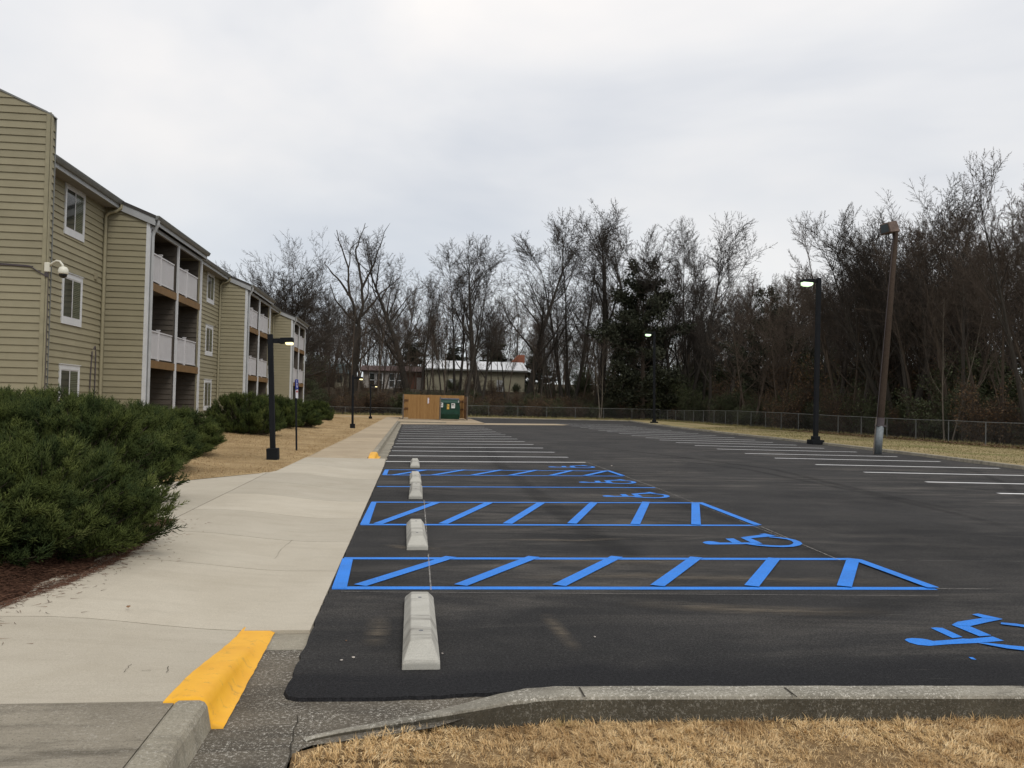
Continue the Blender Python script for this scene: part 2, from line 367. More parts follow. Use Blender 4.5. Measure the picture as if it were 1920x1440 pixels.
def big_mesh(name, V, Fa, nper, mat, parent=None, tone=None, smooth=False):
    """fast mesh from arrays; Fa: flat loop vertex index, nper: vertices per face"""
    me = bpy.data.meshes.new(name)
    V = np.asarray(V, dtype=np.float32); Fa = np.asarray(Fa, dtype=np.int32).ravel()
    nf = len(Fa) // nper
    me.vertices.add(len(V)); me.vertices.foreach_set('co', V.ravel())
    me.loops.add(len(Fa)); me.loops.foreach_set('vertex_index', Fa)
    me.polygons.add(nf); me.polygons.foreach_set('loop_start', np.arange(0, nf * nper, nper, dtype=np.int32))
    me.polygons.foreach_set('loop_total', np.full(nf, nper, dtype=np.int32))
    if smooth: me.polygons.foreach_set('use_smooth', np.ones(nf, dtype=bool))
    me.update(calc_edges=True)
    me.materials.append(MATS[mat])
    if tone is not None:
        at = me.attributes.new('tone', 'FLOAT', 'POINT'); at.data.foreach_set('value', np.asarray(tone, dtype=np.float32))
    o = bpy.data.objects.new(name, me); COL.objects.link(o)
    if parent: o.parent = parent
    return o
def sheet(name, poly, z, mat, parent=None, kind='structure'):
    o = mesh_obj(name, [(p[0], p[1], z if not callable(z) else z(*p)) for p in poly], [tuple(range(len(poly)))], mat, parent)
    if kind and parent is None: o['kind'] = kind
    return o
def copy_tree(o, parent=None):
    c = o.copy(); COL.objects.link(c)
    if parent is not None: c.parent = parent
    for ch in list(o.children): copy_tree(ch, c)
    return c
def smooth01(t): t = max(0, min(1, t)); return t * t * (3 - 2 * t)
def nsm(t): t = np.clip(t, 0, 1); return t * t * (3 - 2 * t)

# ------------------------------------------------------------------ ground
def gz(x, y):
    """height of the land"""
    x = np.asarray(x, float); y = np.asarray(y, float)
    z = -.14 + 0 * x
    z = z + nsm((y - 98) / 30) * 3.3 * (1 - .25 * nsm((x - 15) / 20))
    z = z + nsm((x - 29) / 20) * 1.1 * (1 - nsm((y - 98) / 30))
    z = z + nsm((y - 130) / 300) * 9
    z = z + nsm((np.abs(x) - 3) / 1e9)
    und = (np.sin(x * .9 + y * .31) * np.sin(y * .7 - x * .2)) * .12
    z = z + und * nsm(np.maximum(y - 98, x - 29) / 4)
    z = z + nsm((x - 28.2) / 1.5) * .2 * (y < 98) + nsm((y - 96.8) / 1.5) * .22 * (x <= 28.2)
    return z
def axisv(lo, hi, breaks):
    return np.array(sorted(set([lo, hi] + breaks)))
xs = np.concatenate([np.arange(-1500, -100, 100), np.arange(-100, 100, 2.0), np.arange(100, 1501, 100)])
ys = np.concatenate([np.arange(-400, -40, 60), np.arange(-40, 220, 2.0), np.arange(220, 1800, 60)])
X, Y = np.meshgrid(xs, ys); Z = gz(X, Y)
nx, ny = len(xs), len(ys)
idx = np.arange(nx * ny).reshape(ny, nx)
Fq = np.stack([idx[:-1, :-1], idx[:-1, 1:], idx[1:, 1:], idx[1:, :-1]], -1).reshape(-1)
ground = big_mesh('ground', np.stack([X, Y, Z], -1).reshape(-1, 3), Fq, 4, 'woodland_floor', smooth=True)
ground['kind'] = 'structure'

# ---- parking lot
KR = [(18.5, 4), (18.5, 16), (18.66, 24.6), (19.4, 31.2), (19.9, 38.7), (20.3, 54.5), (21.0, 68), (22.1, 81), (23.2, 90), (23.8, 93.5)]
def kerbx(y):
    return float(np.interp(y, [p[1] for p in KR], [p[0] for p in KR]))
edge_front = [G(525, 1318, .02), G(700, 1308, .02), G(850, 1302, .02), G(950, 1297, .02), G(1010, 1290, .02), G(1300, 1287, .02), G(1600, 1287, .02), G(1920, 1285, .02)]
ef = [(-.71, 5.02)] + edge_front[1:] + [(18.5, 4.95)]
def jag(pts, amp, step):
    """a poured edge is never straight"""
    o_ = []
    for (a_, b_) in zip(pts[:-1], pts[1:]):
        L = math.dist(a_, b_); n = max(1, int(L / step))
        nxv = ((b_[1] - a_[1]) / L, -(b_[0] - a_[0]) / L)
        for i in range(n):
            t = i / n; j = random.uniform(-amp, amp)
            o_.append((a_[0] + (b_[0] - a_[0]) * t + nxv[0] * j, a_[1] + (b_[1] - a_[1]) * t + nxv[1] * j))
    o_.append(pts[-1]); return o_
left_edge = jag([(-.74, 66), (-.72, 40), (-.70, 26), (-.69, 24)], .03, .25) + jag([(-.69, 23.9), (-.69, 5.25)], .014, .12)
corner = [(-.69, 5.12), (-.66, 5.03), (-.60, 4.99)]
front = jag([edge_front[1]] + edge_front[2:4], .008, .06) + jag(edge_front[4:] + [(18.5, 4.95)], .006, .1)
back = [(19.0, 4.95)] + [(kerbx(y) + .02, y) for y in (10, 16, 24.6, 31.2, 38.7, 54.5, 68, 81, 90)] + [(23.9, 93), (5.5, 93), (5.5, 84)]
lot_poly = left_edge + corner + front + back + [(5.5, 71), (-.74, 67)]
bm = bmesh.new()
ZL = .02
top = [bm.verts.new((p[0], p[1], ZL)) for p in lot_poly]
bot = [bm.verts.new((p[0] - (.012 if i < len(left_edge) + 3 else 0), p[1] - (.012 if len(left_edge) <= i < len(left_edge) + 3 + len(front) else 0), -.012)) for i, p in enumerate(lot_poly)]
bm.faces.new(top)
for i in range(len(top)):
    j = (i + 1) % len(top); bm.faces.new((top[i], bot[i], bot[j], top[j]))
bmesh.ops.triangulate(bm, faces=[f for f in bm.faces if len(f.verts) > 4])
bmesh.ops.recalc_face_normals(bm, faces=bm.faces)
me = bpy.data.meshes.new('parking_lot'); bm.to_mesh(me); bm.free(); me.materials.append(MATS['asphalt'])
lot = bpy.data.objects.new('parking_lot', me); COL.objects.link(lot); lot['kind'] = 'structure'
# asphalt under-layer so no gap shows at the far side
sheet('asphalt_base', [(5.4, 84), (24, 84), (24, 93.4), (5.4, 93.4)], .012, 'asphalt', lot)

def strip_poly(a_, b_, wd):
    dx, dy = b_[0] - a_[0], b_[1] - a_[1]; L = math.hypot(dx, dy); nx_, ny_ = -dy / L * wd / 2, dx / L * wd / 2
    return [(a_[0] - nx_, a_[1] - ny_), (b_[0] - nx_, b_[1] - ny_), (b_[0] + nx_, b_[1] + ny_), (a_[0] + nx_, a_[1] + ny_)]
def flat(name, polys, z, mat, parent=lot, label=None):
    vs = []; fs = []
    for k, p in enumerate(polys):
        b_ = len(vs); vs += [(q[0], q[1], z + k * .0012) for q in p]; fs.append(tuple(range(b_, b_ + len(p))))
    o = mesh_obj(name, vs, fs, mat, parent)
    bm = bmesh.new(); bm.from_mesh(o.data); bmesh.ops.triangulate(bm, faces=[f for f in bm.faces if len(f.verts) > 4])
    for f in bm.faces:
        f.normal_update()
        if f.normal.z < 0: f.normal_flip()
    bm.to_mesh(o.data); bm.free()
    if label: o['label'] = label
    return o
def clip_poly(p, dens=1): return p
ZP = ZL + .004
def rect_line(p0, p1, wd):
    return strip_poly(G(*p0, ZL), G(*p1, ZL), wd)
# white lines of the near row, read from the photo end by end
Lz = [(723, 865.4), (729.6, 854.4), (734.8, 845.4), (738, 838), (741.7, 832), (744.6, 826.9), (746.2, 822.3), (748.3, 817.5), (750, 812.7), (751.9, 808.5), (753.1, 804.6), (754.2, 801.3)]
Rz = [(1098, 867), (1065, 857.5), (1039.6, 848.1), (1018, 840.2), (999.8, 833.5), (984.2, 828.1), (970.2, 823.3), (958.7, 819), (948, 815.4), (939, 812.3), (930, 809), (922, 805.8)]
for a_, b_ in zip(Lz, Rz):
    flat('parking_line', [rect_line(a_, b_, .16)], ZP, 'white_paint')
for k in range(1, 3):
    a_ = G(*Lz[-1], ZL); b_ = G(*Rz[-1], ZL)
    flat('parking_line', [strip_poly((a_[0], a_[1] + 2.65 * k), (b_[0], b_[1] + 2.65 * k), .16)], ZP, 'white_paint') if a_[1] + 2.65 * k < 62 else None
RL = [(1848, 925), (1710, 903.5), (1605, 885.3), (1519, 871), (1449, 859), (1391.7, 850.2), (1343, 842), (1302.5, 835.4), (1267, 829.8), (1236.5, 825), (1208, 820.8), (1183.8, 816.7), (1161.5, 813), (1141, 809.4), (1123, 806.9), (1105, 804), (1091.7, 801.7), (1077, 799), (1062.5, 796.9), (1052, 794.4)]
ry = np.array([G(*p, ZL)[1] for p in RL]); rx = np.array([G(*p, ZL)[0] for p in RL])
kf = np.polyfit(np.arange(len(ry)), ry, 1)
prevy = None
for i in range(-3, len(RL)):
    y0 = ry[i] if i >= 0 else ry[0] + 2.8 * i
    x0 = 12.4
    y1 = y0 - .5
    x1 = min(18.15, kerbx(y1) - .45)
    if x1 - x0 > 1: flat('parking_line', [strip_poly((x0, y0), (x1 if y0 < 45 else 18.3, y1), .18)], ZP, 'white_paint')
# blue access aisles
def aisle(bot, top, bar, diags, close, wd=.12, wdiag=.135):
    polys = [rect_line(bot[0], bot[1], wd), rect_line(top[0], top[1], wd), [G(*p, ZL) for p in bar]]
    for (p, q) in diags: 
        A_, B_ = G(*p, ZL), G(*q, ZL); L_ = math.dist(A_, B_); ex = .07 / L_
        polys.append(strip_poly((A_[0] - (B_[0] - A_[0]) * ex, A_[1] - (B_[1] - A_[1]) * ex), (B_[0] + (B_[0] - A_[0]) * ex, B_[1] + (B_[1] - A_[1]) * ex), wdiag))
    polys.append(rect_line(close[0], close[1], .12))
    return flat('access_aisle_marking', polys, ZP, 'blue_paint', label='blue hatched access aisle painted on the asphalt')
Z5 = lambda x, y: (560 + x / 3, 800 + y / 3)
Z6 = lambda x, y: (1180 + x / 2.595, 840 + y / 2.595)
ZB = lambda x, y: (690 + x / 4.8, 780 + y / 4.8)
Z8 = lambda x, y: (1040 + x / 7.385, 860 + y / 7.385)
aisle(((623, 1103), (1752, 1104)), ((645, 1047.5), (1600, 1049)), [(622, 1104), (650, 1104), (662, 1048), (642, 1048)],
      [(Z5(370, 888), Z5(840, 740)), (Z5(930, 888), Z5(1310, 740)), (Z5(1480, 890), Z5(1780, 740)), (Z6(145, 668), Z6(320, 540)), (Z6(600, 670), Z6(702, 545)), (Z6(1048, 672), Z6(1088, 548))],
      (Z6(1105, 548), Z6(1480, 686)))
aisle(((676, 984), (1421, 985.5)), ((697, 942), (1311, 943.3)), [(675, 984), (692, 984), (706, 942), (696, 942)],
      [(Z5(455, 545), Z5(770, 430)), (Z5(820, 545), Z5(1070, 430)), (Z5(1180, 545), Z5(1365, 430)), (Z5(1540, 545), Z5(1660, 430)), ((1191.5, 983), (1211, 943)), ((1305, 984), (1304, 944))],
      ((1311, 943.3), (1421, 986)))
aisle(((717, 890.7), (1168.6, 892.9)), ((722, 881), (1140, 883.4)), [(716.5, 890.7), (725.5, 890.7), (729, 881), (721.7, 881)],
      [(ZB(230, 533), ZB(500, 490)), (ZB(590, 533), ZB(860, 488)), (ZB(950, 533), ZB(1190, 490)), (ZB(1290, 535), ZB(1510, 492)), (ZB(1650, 538), ZB(1830, 495)), ((1098, 892.5), (1137.5, 883.7))],
      ((1140, 883.4), (1168, 893)))
flat('stall_line', [rect_line((707, 912.5), (1228.5, 914.7), .12)], ZP, 'blue_paint')
# wheelchair symbols
S2 = lambda x, y: (1300 + x / 8, 980 + y / 8)
sym = [
 [(135, 300), (175, 287), (235, 281), (300, 285), (350, 294), (400, 303), (830, 302), (960, 290), (1040, 318), (900, 325), (340, 331), (250, 331), (180, 320)],
 [(480, 245), (600, 240), (720, 301), (585, 304)],
 [(710, 230), (860, 240), (1005, 303), (860, 302)],
 [(705, 228), (1010, 190), (1150, 196), (1240, 208), (860, 241)],
 [(985, 181), (1070, 171), (1240, 208), (1120, 206)],
 [(740, 325), (950, 355), (1150, 372), (1350, 378), (1500, 372), (1600, 350), (1635, 325), (1600, 295), (1530, 268), (1420, 245), (1280, 228), (1150, 220), (1130, 229), (1280, 243), (1400, 260), (1470, 283), (1502, 310), (1480, 335), (1430, 349), (1300, 355), (1150, 350), (1000, 340), (830, 326)]]
S2w = [[G(*S2(*p), ZL) for p in q] for q in sym]
base0 = S2w[0][0]
for hp in [(1697, 1201), (1317, 1017.5), (1129, 930), (1084.7, 904), (1027.5, 875.4)]:
    h = G(*hp, ZL); dx, dy = h[0] - base0[0], h[1] - base0[1]
    polys = [[(p[0] + dx, p[1] + dy) for p in q] for q in S2w]
    if hp[0] == 1697:      # the nearest one, drawn from its own outline
        S1 = lambda x, y: G(1680 + x / 8, 1130 + y / 8, ZL)
        near_ = [[(130, 565), (160, 547), (240, 538), (380, 545), (470, 560), (560, 582), (860, 560), (1000, 545), (1100, 551), (1450, 515), (1620, 578), (1250, 610), (800, 630), (500, 655), (330, 640), (200, 605)],
                 [(520, 388), (590, 380), (700, 388), (1000, 525), (850, 540)], [(835, 345), (1110, 365), (1430, 503), (1250, 515)],
                 [(835, 345), (920, 300), (1310, 240), (1600, 262), (1400, 300), (1110, 365)], [(1140, 190), (1230, 178), (1600, 258), (1500, 262), (1300, 243)]]
        w0_ = polys[-1]; o_ = S1(1230, 622); ex, ey = o_[0] - w0_[0][0], o_[1] - w0_[0][1]
        polys = [[S1(*p) for p in q] for q in near_] + [[(p[0] + ex, p[1] + ey) for p in w0_]]
    flat('wheelchair_symbol', polys, ZP, 'blue_paint')
flat('paint_dab', [[G(1816, 1233, ZL), G(1824, 1233.5, ZL), G(1831, 1238, ZL), G(1822, 1237, ZL)]], ZP, 'blue_paint')
# snapped chalk lines
for (p, q, wd) in [((808, 1108), (803, 1040), .014), ((802, 1030), (795, 938), .014), ((1100, 867), (1230, 915), .022), ((1230, 915), (1500, 1022), .013), ((1421, 986), (1575, 1052), .016),
                   ((640, 1111), (1760, 1119), .008), ((1755, 1105), (1860, 1106), .012), ((1600, 1051), (1920, 1054), .006)]:
    flat('chalk_line', [rect_line(p, q, wd)], ZL + .009, 'chalk')
def ribbon(name, pts, wd, mat, z):
    W_ = [G(*p, ZL) for p in pts]; vs = []; uv_ = []; fs = []
    for i, p in enumerate(W_):
        a_ = W_[max(i - 1, 0)]; b_ = W_[min(i + 1, len(W_) - 1)]; L = math.dist(a_, b_)
        n_ = (-(b_[1] - a_[1]) / L * wd / 2, (b_[0] - a_[0]) / L * wd / 2); t = i / (len(W_) - 1)
        vs += [(p[0] - n_[0], p[1] - n_[1], z), (p[0] + n_[0], p[1] + n_[1], z)]; uv_ += [(0, t), (1, t)]
        if i: fs.append((2 * i - 2, 2 * i - 1, 2 * i + 1, 2 * i))
    mesh_obj(name, vs, fs, mat, lot, uvs=uv_)
for k, (pts, wd) in enumerate([([(905, 830), (935, 870), (985, 910), (1060, 970), (1180, 1045), (1330, 1130)], .5), ([(1000, 842), (1100, 880), (1250, 935), (1400, 985), (1600, 1060), (1860, 1110)], .45),
                 ([(1180, 852), (1400, 880), (1600, 920), (1800, 965), (1930, 1000)], .3), ([(1050, 830), (1260, 855), (1450, 880), (1640, 925), (1930, 985)], .35), ([(1820, 880), (1880, 905), (1935, 950)], .3),
                 ([(1400, 1180), (1600, 1150), (1760, 1110)], .5)]):
    ribbon('tyre_mark', pts, wd, 'tyre_mark', ZL + .0012 + .0005 * k)
for k, (pts, wd) in enumerate([([(712, 1155), (708, 1185), (700, 1215)], .22), ([(1020, 1150), (1050, 1185), (1085, 1225)], .16), ([(720, 1020), (760, 1028), (850, 1030)], .25),
                 ([(930, 1050), (1150, 1054), (1400, 1052)], .3), ([(900, 1085), (1200, 1080), (1500, 1088), (1700, 1092)], .35), ([(930, 1012), (1080, 1014), (1200, 1010)], .22), ([(1150, 1130), (1400, 1145), (1700, 1150)], .4)]):
    ribbon('dust_streak', pts, wd, 'dust_mark', ZL + .0045 + .0005 * k)

# ---- sidewalk slabs
def walk_z(x, y):
    cut = smooth01((y - 4.75) / 1.7) * (1 - smooth01((y - 22.3) / 1.4))
    side = smooth01((x + 2.6) / 1.5)
    return .135 - .112 * cut * side
walk = sheet('sidewalk', [(-3.2, -6), (-.75, -6), (-.75, 6.4), (-.75, 23.6), (-1.3, 84), (-3.2, 84)], -.02, 'joint_dark')
def slab(x0f, x1f, y0, y1, mat, name='slab', seg=6, gap=.008, parent=walk, zf=walk_z, drop=0):
    vs = []; fs = []; ny_ = 5
    y0 += gap; y1 -= gap
    for j in range(ny_ + 1):
        y = y0 + (y1 - y0) * j / ny_
        a_, b_ = x0f(y) + 0, x1f(y)
        for i in range(seg + 1):
            x = a_ + (b_ - a_) * i / seg; vs.append((x, y, zf(x, y) - drop))
    n_ = seg + 1
    for j in range(ny_):
        for i in range(seg): fs.append((j * n_ + i, j * n_ + i + 1, (j + 1) * n_ + i + 1, (j + 1) * n_ + i))
    b_ = len(vs)
    rim = [i for i in range(n_)] + [(j * n_ + seg) for j in range(1, ny_ + 1)] + [ny_ * n_ + i for i in range(seg - 1, -1, -1)] + [j * n_ for j in range(ny_ - 1, 0, -1)]
    for r_ in rim: vs.append((vs[r_][0], vs[r_][1], -.03))
    for k in range(len(rim)):
        k2 = (k + 1) % len(rim); fs.append((rim[k], b_ + k, b_ + k2, rim[k2]))
    o = mesh_obj(name, vs, fs, mat, parent); return o
mulch_edge_y = [-6, 0, 5, 6.82, 7.45, 8.49, 9.6, 10.8]; mulch_edge_x = [-3.4, -3.3, -3.1, -3.0, -2.87, -2.81, -2.86, -3.03]
lx = lambda y: (float(np.interp(y, mulch_edge_y, mulch_edge_x)) - .25) if y < 10.8 else (-2.98 if y < 18.8 else float(np.interp(y, [18.8, 24.7, 35.5, 75, 90], [-2.88, -2.78, -2.64, -2.44, -2.4])))
rxe = lambda y: (-1.175 if y < 4.62 else (-.72 if y > 6.45 else -1.19)) if y < 23.5 else -1.2
joints_old = [-6, -3, -.6, 1.8, 4.62]
for a_, b_ in zip(joints_old[:-1], joints_old[1:]): slab(lx, lambda y: -1.172, a_, b_, 'old_concrete', gap=.007)
joints_new = [4.62, 6.42, 8.62, 10.38, 12.4, 14.5, 16.5, 18.6, 21.2, 23.55]
for a_, b_ in zip(joints_new[:-1], joints_new[1:]):
    slab(lx, (lambda y: -1.185) if b_ < 6.5 else (lambda y: -.70), a_, b_, 'walk_concrete', seg=10)
ys_ = [23.55, 26.0, 28.5, 31, 33.5, 36, 38.5, 41, 43.5, 46, 48.5, 51, 54, 57, 60, 64, 68, 72, 76, 80, 84]
for a_, b_ in zip(ys_[:-1], ys_[1:]): slab(lx, lambda y: -1.19, a_, b_, 'far_walk_concrete', seg=4)
# branch walk to the left, behind the bed
sheet('branch_walk', [(-2.99, 10.9), (-2.99, 18.75), (-4.3, 16.25), (-7, 14.9), (-14, 14.3), (-14, 12.2), (-6, 11.9), (-3.4, 11.05)], .134, 'walk_concrete', walk)
sheet('cross_walk', [(-16, 80.6), (-2.45, 80.2), (-2.45, 82), (-16, 82.3)], .134, 'far_walk_concrete', walk)
# thin surface cracks
def crack(pts, wd, parent=walk, zf=lambda x, y: walk_z(x, y) + .003):
    W_ = [G(*p, .05) for p in pts]; W2 = []
    for a_, b_ in zip(W_[:-1], W_[1:]):
        n = 6
        for i in range(n): t = i / n; W2.append((a_[0] + (b_[0] - a_[0]) * t + random.uniform(-.008, .008), a_[1] + (b_[1] - a_[1]) * t + random.uniform(-.008, .008)))
    W2.append(W_[-1]); vs = []; fs = []
    for i, p in enumerate(W2):
        q = W2[min(i + 1, len(W2) - 1)]; o_ = W2[max(i - 1, 0)]; L = math.dist(o_, q) or 1
        ww = wd * random.uniform(.3, 1); n_ = (-(q[1] - o_[1]) / L * ww / 2, (q[0] - o_[0]) / L * ww / 2)
        vs += [(p[0] - n_[0], p[1] - n_[1], zf(p[0], p[1])), (p[0] + n_[0], p[1] + n_[1], zf(p[0], p[1]))]
        if i: fs.append((2 * i - 2, 2 * i - 1, 2 * i + 1, 2 * i))
    o = mesh_obj('crack', vs, fs, 'joint_dark', parent)
    if parent is None: o['kind'] = 'structure'
crack([(548, 1010), (530, 1025), (515, 1045)], .005)
crack([(245, 1265), (232, 1285)], .005); crack([(316, 1270), (311, 1285)], .005); crack([(265, 1281), (282, 1280)], .006)

# ---- kerbs
wsc = lambda s: s if s > .95 else max(.2, s * .9)
def kerb_run(name, path, prof, mat, parent=None, smooth=False, cap=True):
    """path: (x, y, scale) points; prof: list of (offset to the right of travel, z)"""
    vs = []; fs = []; n = len(prof)
    for i, p in enumerate(path):
        a_ = path[max(i - 1, 0)]; b_ = path[min(i + 1, len(path) - 1)]; L = math.dist(a_[:2], b_[:2])
        nx_, ny_ = (b_[1] - a_[1]) / L, -(b_[0] - a_[0]) / L; s = p[2] if len(p) > 2 else 1
        for (o_, z) in prof: vs.append((p[0] + nx_ * o_ * wsc(s), p[1] + ny_ * o_ * wsc(s), z * s if z > 0 else z))
    for i in range(len(path) - 1):
        for k in range(n - 1): fs.append((i * n + k, i * n + k + 1, (i + 1) * n + k + 1, (i + 1) * n + k))
    if cap: fs += [tuple(range(n)), tuple((len(path) - 1) * n + k for k in range(n))[::-1]]
    o = mesh_obj(name, vs, fs, mat, parent, smooth)
    if parent is None: o['kind'] = 'structure'
    bm = bmesh.new(); bm.from_mesh(o.data); bmesh.ops.recalc_face_normals(bm, faces=bm.faces); bm.to_mesh(o.data); bm.free()
    return o
kp = [(0, -.08), (0, .135), (.018, .147), (.12, .147), (.145, .138), (.16, .115), (.185, -.02)]
kerb_near = kerb_run('near_kerb', [(-1.165, y) for y in (-6, -3, -1, 1, 2.5, 3.6, 4.60)], kp, 'kerb_concrete')
kfp = [(0, -.08), (0, .135), (.015, .148), (.13, .148), (.15, .138), (.17, .02), (.18, -.02)]
kerb_far = kerb_run('far_kerb', [(-1.185, y) for y in list(np.arange(26.3, 66.6, 3.0)) + [67.0]], kfp, 'kerb_concrete')
# painted drop ends
def drop_kerb(name, y0, y1, n, parent, hold=0.0):
    vs = []; fs = []; m = 8
    for i in range(n + 1):
        t = i / n; y = y0 + (y1 - y0) * t; h = 1 - smooth01((max(0, t - hold) / (1 - hold)) ** 1.15)
        for (o_, z) in [(-.05, None), (-.012, None), (.015, .150), (.10, .150), (.145, .138), (.168, .09), (.195, .02), (.255 - .03 * t, .006)]:
            zz = (walk_z(-1.2, y) + .006) if z is None else max(.012, .02 + (z - .02) * h) if z > .02 else (z if i < n else .01)
            if z is None: zz = min(zz, .155)
            vs.append((-1.175 + o_ * (1 if o_ > 0 else (1 - t)) + random.uniform(-.003, .003) * (o_ > .2 or o_ < -.03), y, zz))
    for i in range(n):
        for k in range(m - 1): fs.append((i * m + k, i * m + k + 1, (i + 1) * m + k + 1, (i + 1) * m + k))
    vs2 = [(v[0], v[1], -.03) for v in vs[:m]]; b_ = len(vs); vs += vs2
    for k in range(m - 1): fs.append((k, b_ + k, b_ + k + 1, k + 1))
    o = mesh_obj(name, vs, fs, 'yellow_paint', parent, True)
    bm = bmesh.new(); bm.from_mesh(o.data); bmesh.ops.recalc_face_normals(bm, faces=bm.faces); bm.to_mesh(o.data); bm.free()
    o['label'] = 'yellow painted end of the kerb sloping down to the asphalt'
    return o
drop_kerb('painted_kerb_end', 4.60, 6.5, 28, kerb_near)
drop_kerb('painted_kerb_end', 26.3, 23.9, 24, kerb_far, .62)
# gutters
sheet('gutter', [(-1.05, -6), (-.52, -6), (-.54, 4.2), (-.50, 4.31), (-.45, 4.36), (-.14, 4.45), (.15, 4.56), (.37, 4.72), (.55, 4.85), (.85, 4.93), (4, 4.86), (4, 5.2), (-.68, 5.3), (-.68, 6.0), (-1.05, 6.0)], .0, 'gutter_concrete')
sheet('gutter_pan', [(-1.05, 6.005), (-.66, 6.005), (-.66, 6.7), (-1.05, 6.7)], .0, 'kerb_concrete')
sheet('far_gutter', [(-1.05, 23.3), (-.66, 23.3), (-.66, 67), (-1.05, 67)], .0, 'kerb_concrete')
crack([(560, 1325), (548, 1365), (543, 1400), (535, 1440)], .012, None, lambda x, y: .004)
# front kerb seen from behind: a light top and a dark back face
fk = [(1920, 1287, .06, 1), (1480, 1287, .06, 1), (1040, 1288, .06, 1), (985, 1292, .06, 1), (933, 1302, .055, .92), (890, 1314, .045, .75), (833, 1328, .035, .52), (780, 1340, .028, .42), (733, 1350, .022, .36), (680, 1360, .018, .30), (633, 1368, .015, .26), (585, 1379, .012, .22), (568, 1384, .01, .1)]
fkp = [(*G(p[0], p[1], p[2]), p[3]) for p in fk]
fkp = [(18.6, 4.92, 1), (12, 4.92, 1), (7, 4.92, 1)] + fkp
dense_ = []
for a_, b_ in zip(fkp[:-1], fkp[1:]):
    n = max(1, int(math.dist(a_[:2], b_[:2]) / .08)) if a_[0] < 5.5 else 3
    for i in range(n):
        t = i / n; dense_.append((a_[0] + (b_[0] - a_[0]) * t, a_[1] + (b_[1] - a_[1]) * t + random.uniform(-.003, .003), min(1, (a_[2] + (b_[2] - a_[2]) * t)) * random.uniform(.99, 1.0)))
dense_.append(fkp[-1])
# travel is towards -x, so the right-hand side is +y (asphalt); grass side is negative offset
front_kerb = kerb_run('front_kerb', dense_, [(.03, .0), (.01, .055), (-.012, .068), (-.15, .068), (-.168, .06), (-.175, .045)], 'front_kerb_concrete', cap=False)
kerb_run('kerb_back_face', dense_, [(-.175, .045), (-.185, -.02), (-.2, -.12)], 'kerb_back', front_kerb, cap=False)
for px in (1480, 1090):
    q = G(px, 1300, .06)
    mesh_obj('joint', [(q[0] - .004, q[1] - .1, .0725), (q[0] + .006, q[1] - .1, .0725), (q[0] + .006, q[1] + .07, .0725), (q[0] - .004, q[1] + .07, .0725)], [(0, 1, 2, 3)], 'joint_dark', front_kerb)
# right kerb
kr = [(p[0], p[1]) for p in KR]
kerb_run('right_kerb', [(x - .0, y) for x, y in kr], [(-.02, -.02), (0.0, .12), (.02, .135), (.15, .135), (.16, .1), (.16, -.1)], 'kerb_concrete')
kerb_run('back_kerb', [(5.3, 93.1), (14, 93.1), (23.9, 93.2)][::-1], [(-.02, -.02), (0, .10), (.15, .10), (.15, -.1)], 'kerb_concrete')
# concrete apron and pad before the dumpster
sheet('apron', [(-.9, 62.2), (3, 64.2), (8, 66.6), (12, 68.6), (12.9, 70.5), (12, 73), (8, 71.2), (3, 69), (-.9, 67.2)], .028, 'far_walk_concrete')
pad = MB().box(-1.2, 5.6, 67.4, 84, -.05, .10).build('concrete_pad', 'far_walk_concrete'); pad['kind'] = 'structure'
MB().box(-1.15, 2.6, 67.15, 67.39, -.05, .112).build('pad_kerb', 'kerb_concrete', pad)

# ---- lawns
def lawn(name, poly, zf, mat, step=1.0):
    bm = bmesh.new(); vs = [bm.verts.new((p[0], p[1], 0)) for p in poly]; bm.faces.new(vs)
    x0, x1 = min(p[0] for p in poly), max(p[0] for p in poly); y0, y1 = min(p[1] for p in poly), max(p[1] for p in poly)
    for x in np.arange(x0 + step, x1, step): bmesh.ops.bisect_plane(bm, geom=bm.verts[:] + bm.edges[:] + bm.faces[:], plane_co=(x, 0, 0), plane_no=(1, 0, 0))
    for y in np.arange(y0 + step, y1, step): bmesh.ops.bisect_plane(bm, geom=bm.verts[:] + bm.edges[:] + bm.faces[:], plane_co=(0, y, 0), plane_no=(0, 1, 0))
    for v_ in bm.verts: v_.co.z = zf(v_.co.x, v_.co.y)
    for f in bm.faces:
        f.normal_update()
        if f.normal.z < 0: f.normal_flip()
        f.smooth = True
    me = bpy.data.meshes.new(name); bm.to_mesh(me); bm.free(); me.materials.append(MATS[mat])
    o = bpy.data.objects.new(name, me); COL.objects.link(o); o['kind'] = 'structure'; return o
def zleft(x, y): return .125 + .22 * smooth01((-3.5 - x) / 4) * (1 - smooth01((y - 60) / 25) * .9) + .02 * math.sin(x * 1.3 + y * .7)
lawn('left_lawn', [(-2.86, 18.8), (-2.76, 24.7), (-2.62, 35.5), (-2.42, 75), (-2.4, 80.2), (-26, 80.6), (-26, 14.6), (-7, 15.0), (-4.3, 16.3)], zleft, 'dry_lawn', 1.2)
lawn('back_lawn', [(-2.4, 82), (-1.2, 84), (5.3, 84), (5.3, 97), (-26, 97), (-26, 82.3)], lambda x, y: .05, 'dry_lawn', 3)
lawn('right_verge', [(18.68, 4), (18.68, 16), (18.83, 24.6), (19.57, 31.2), (20.07, 38.7), (20.47, 54.5), (21.17, 68), (22.27, 81), (23.37, 90), (24, 93.3), (5.3, 93.3), (5.3, 97.6), (28.8, 97.6), (28.8, 4)][:14],
     lambda x, y: .12 + .05 * math.sin(x * .8) * math.sin(y * .5) if y < 93 else .1, 'right_lawn', 1.5)
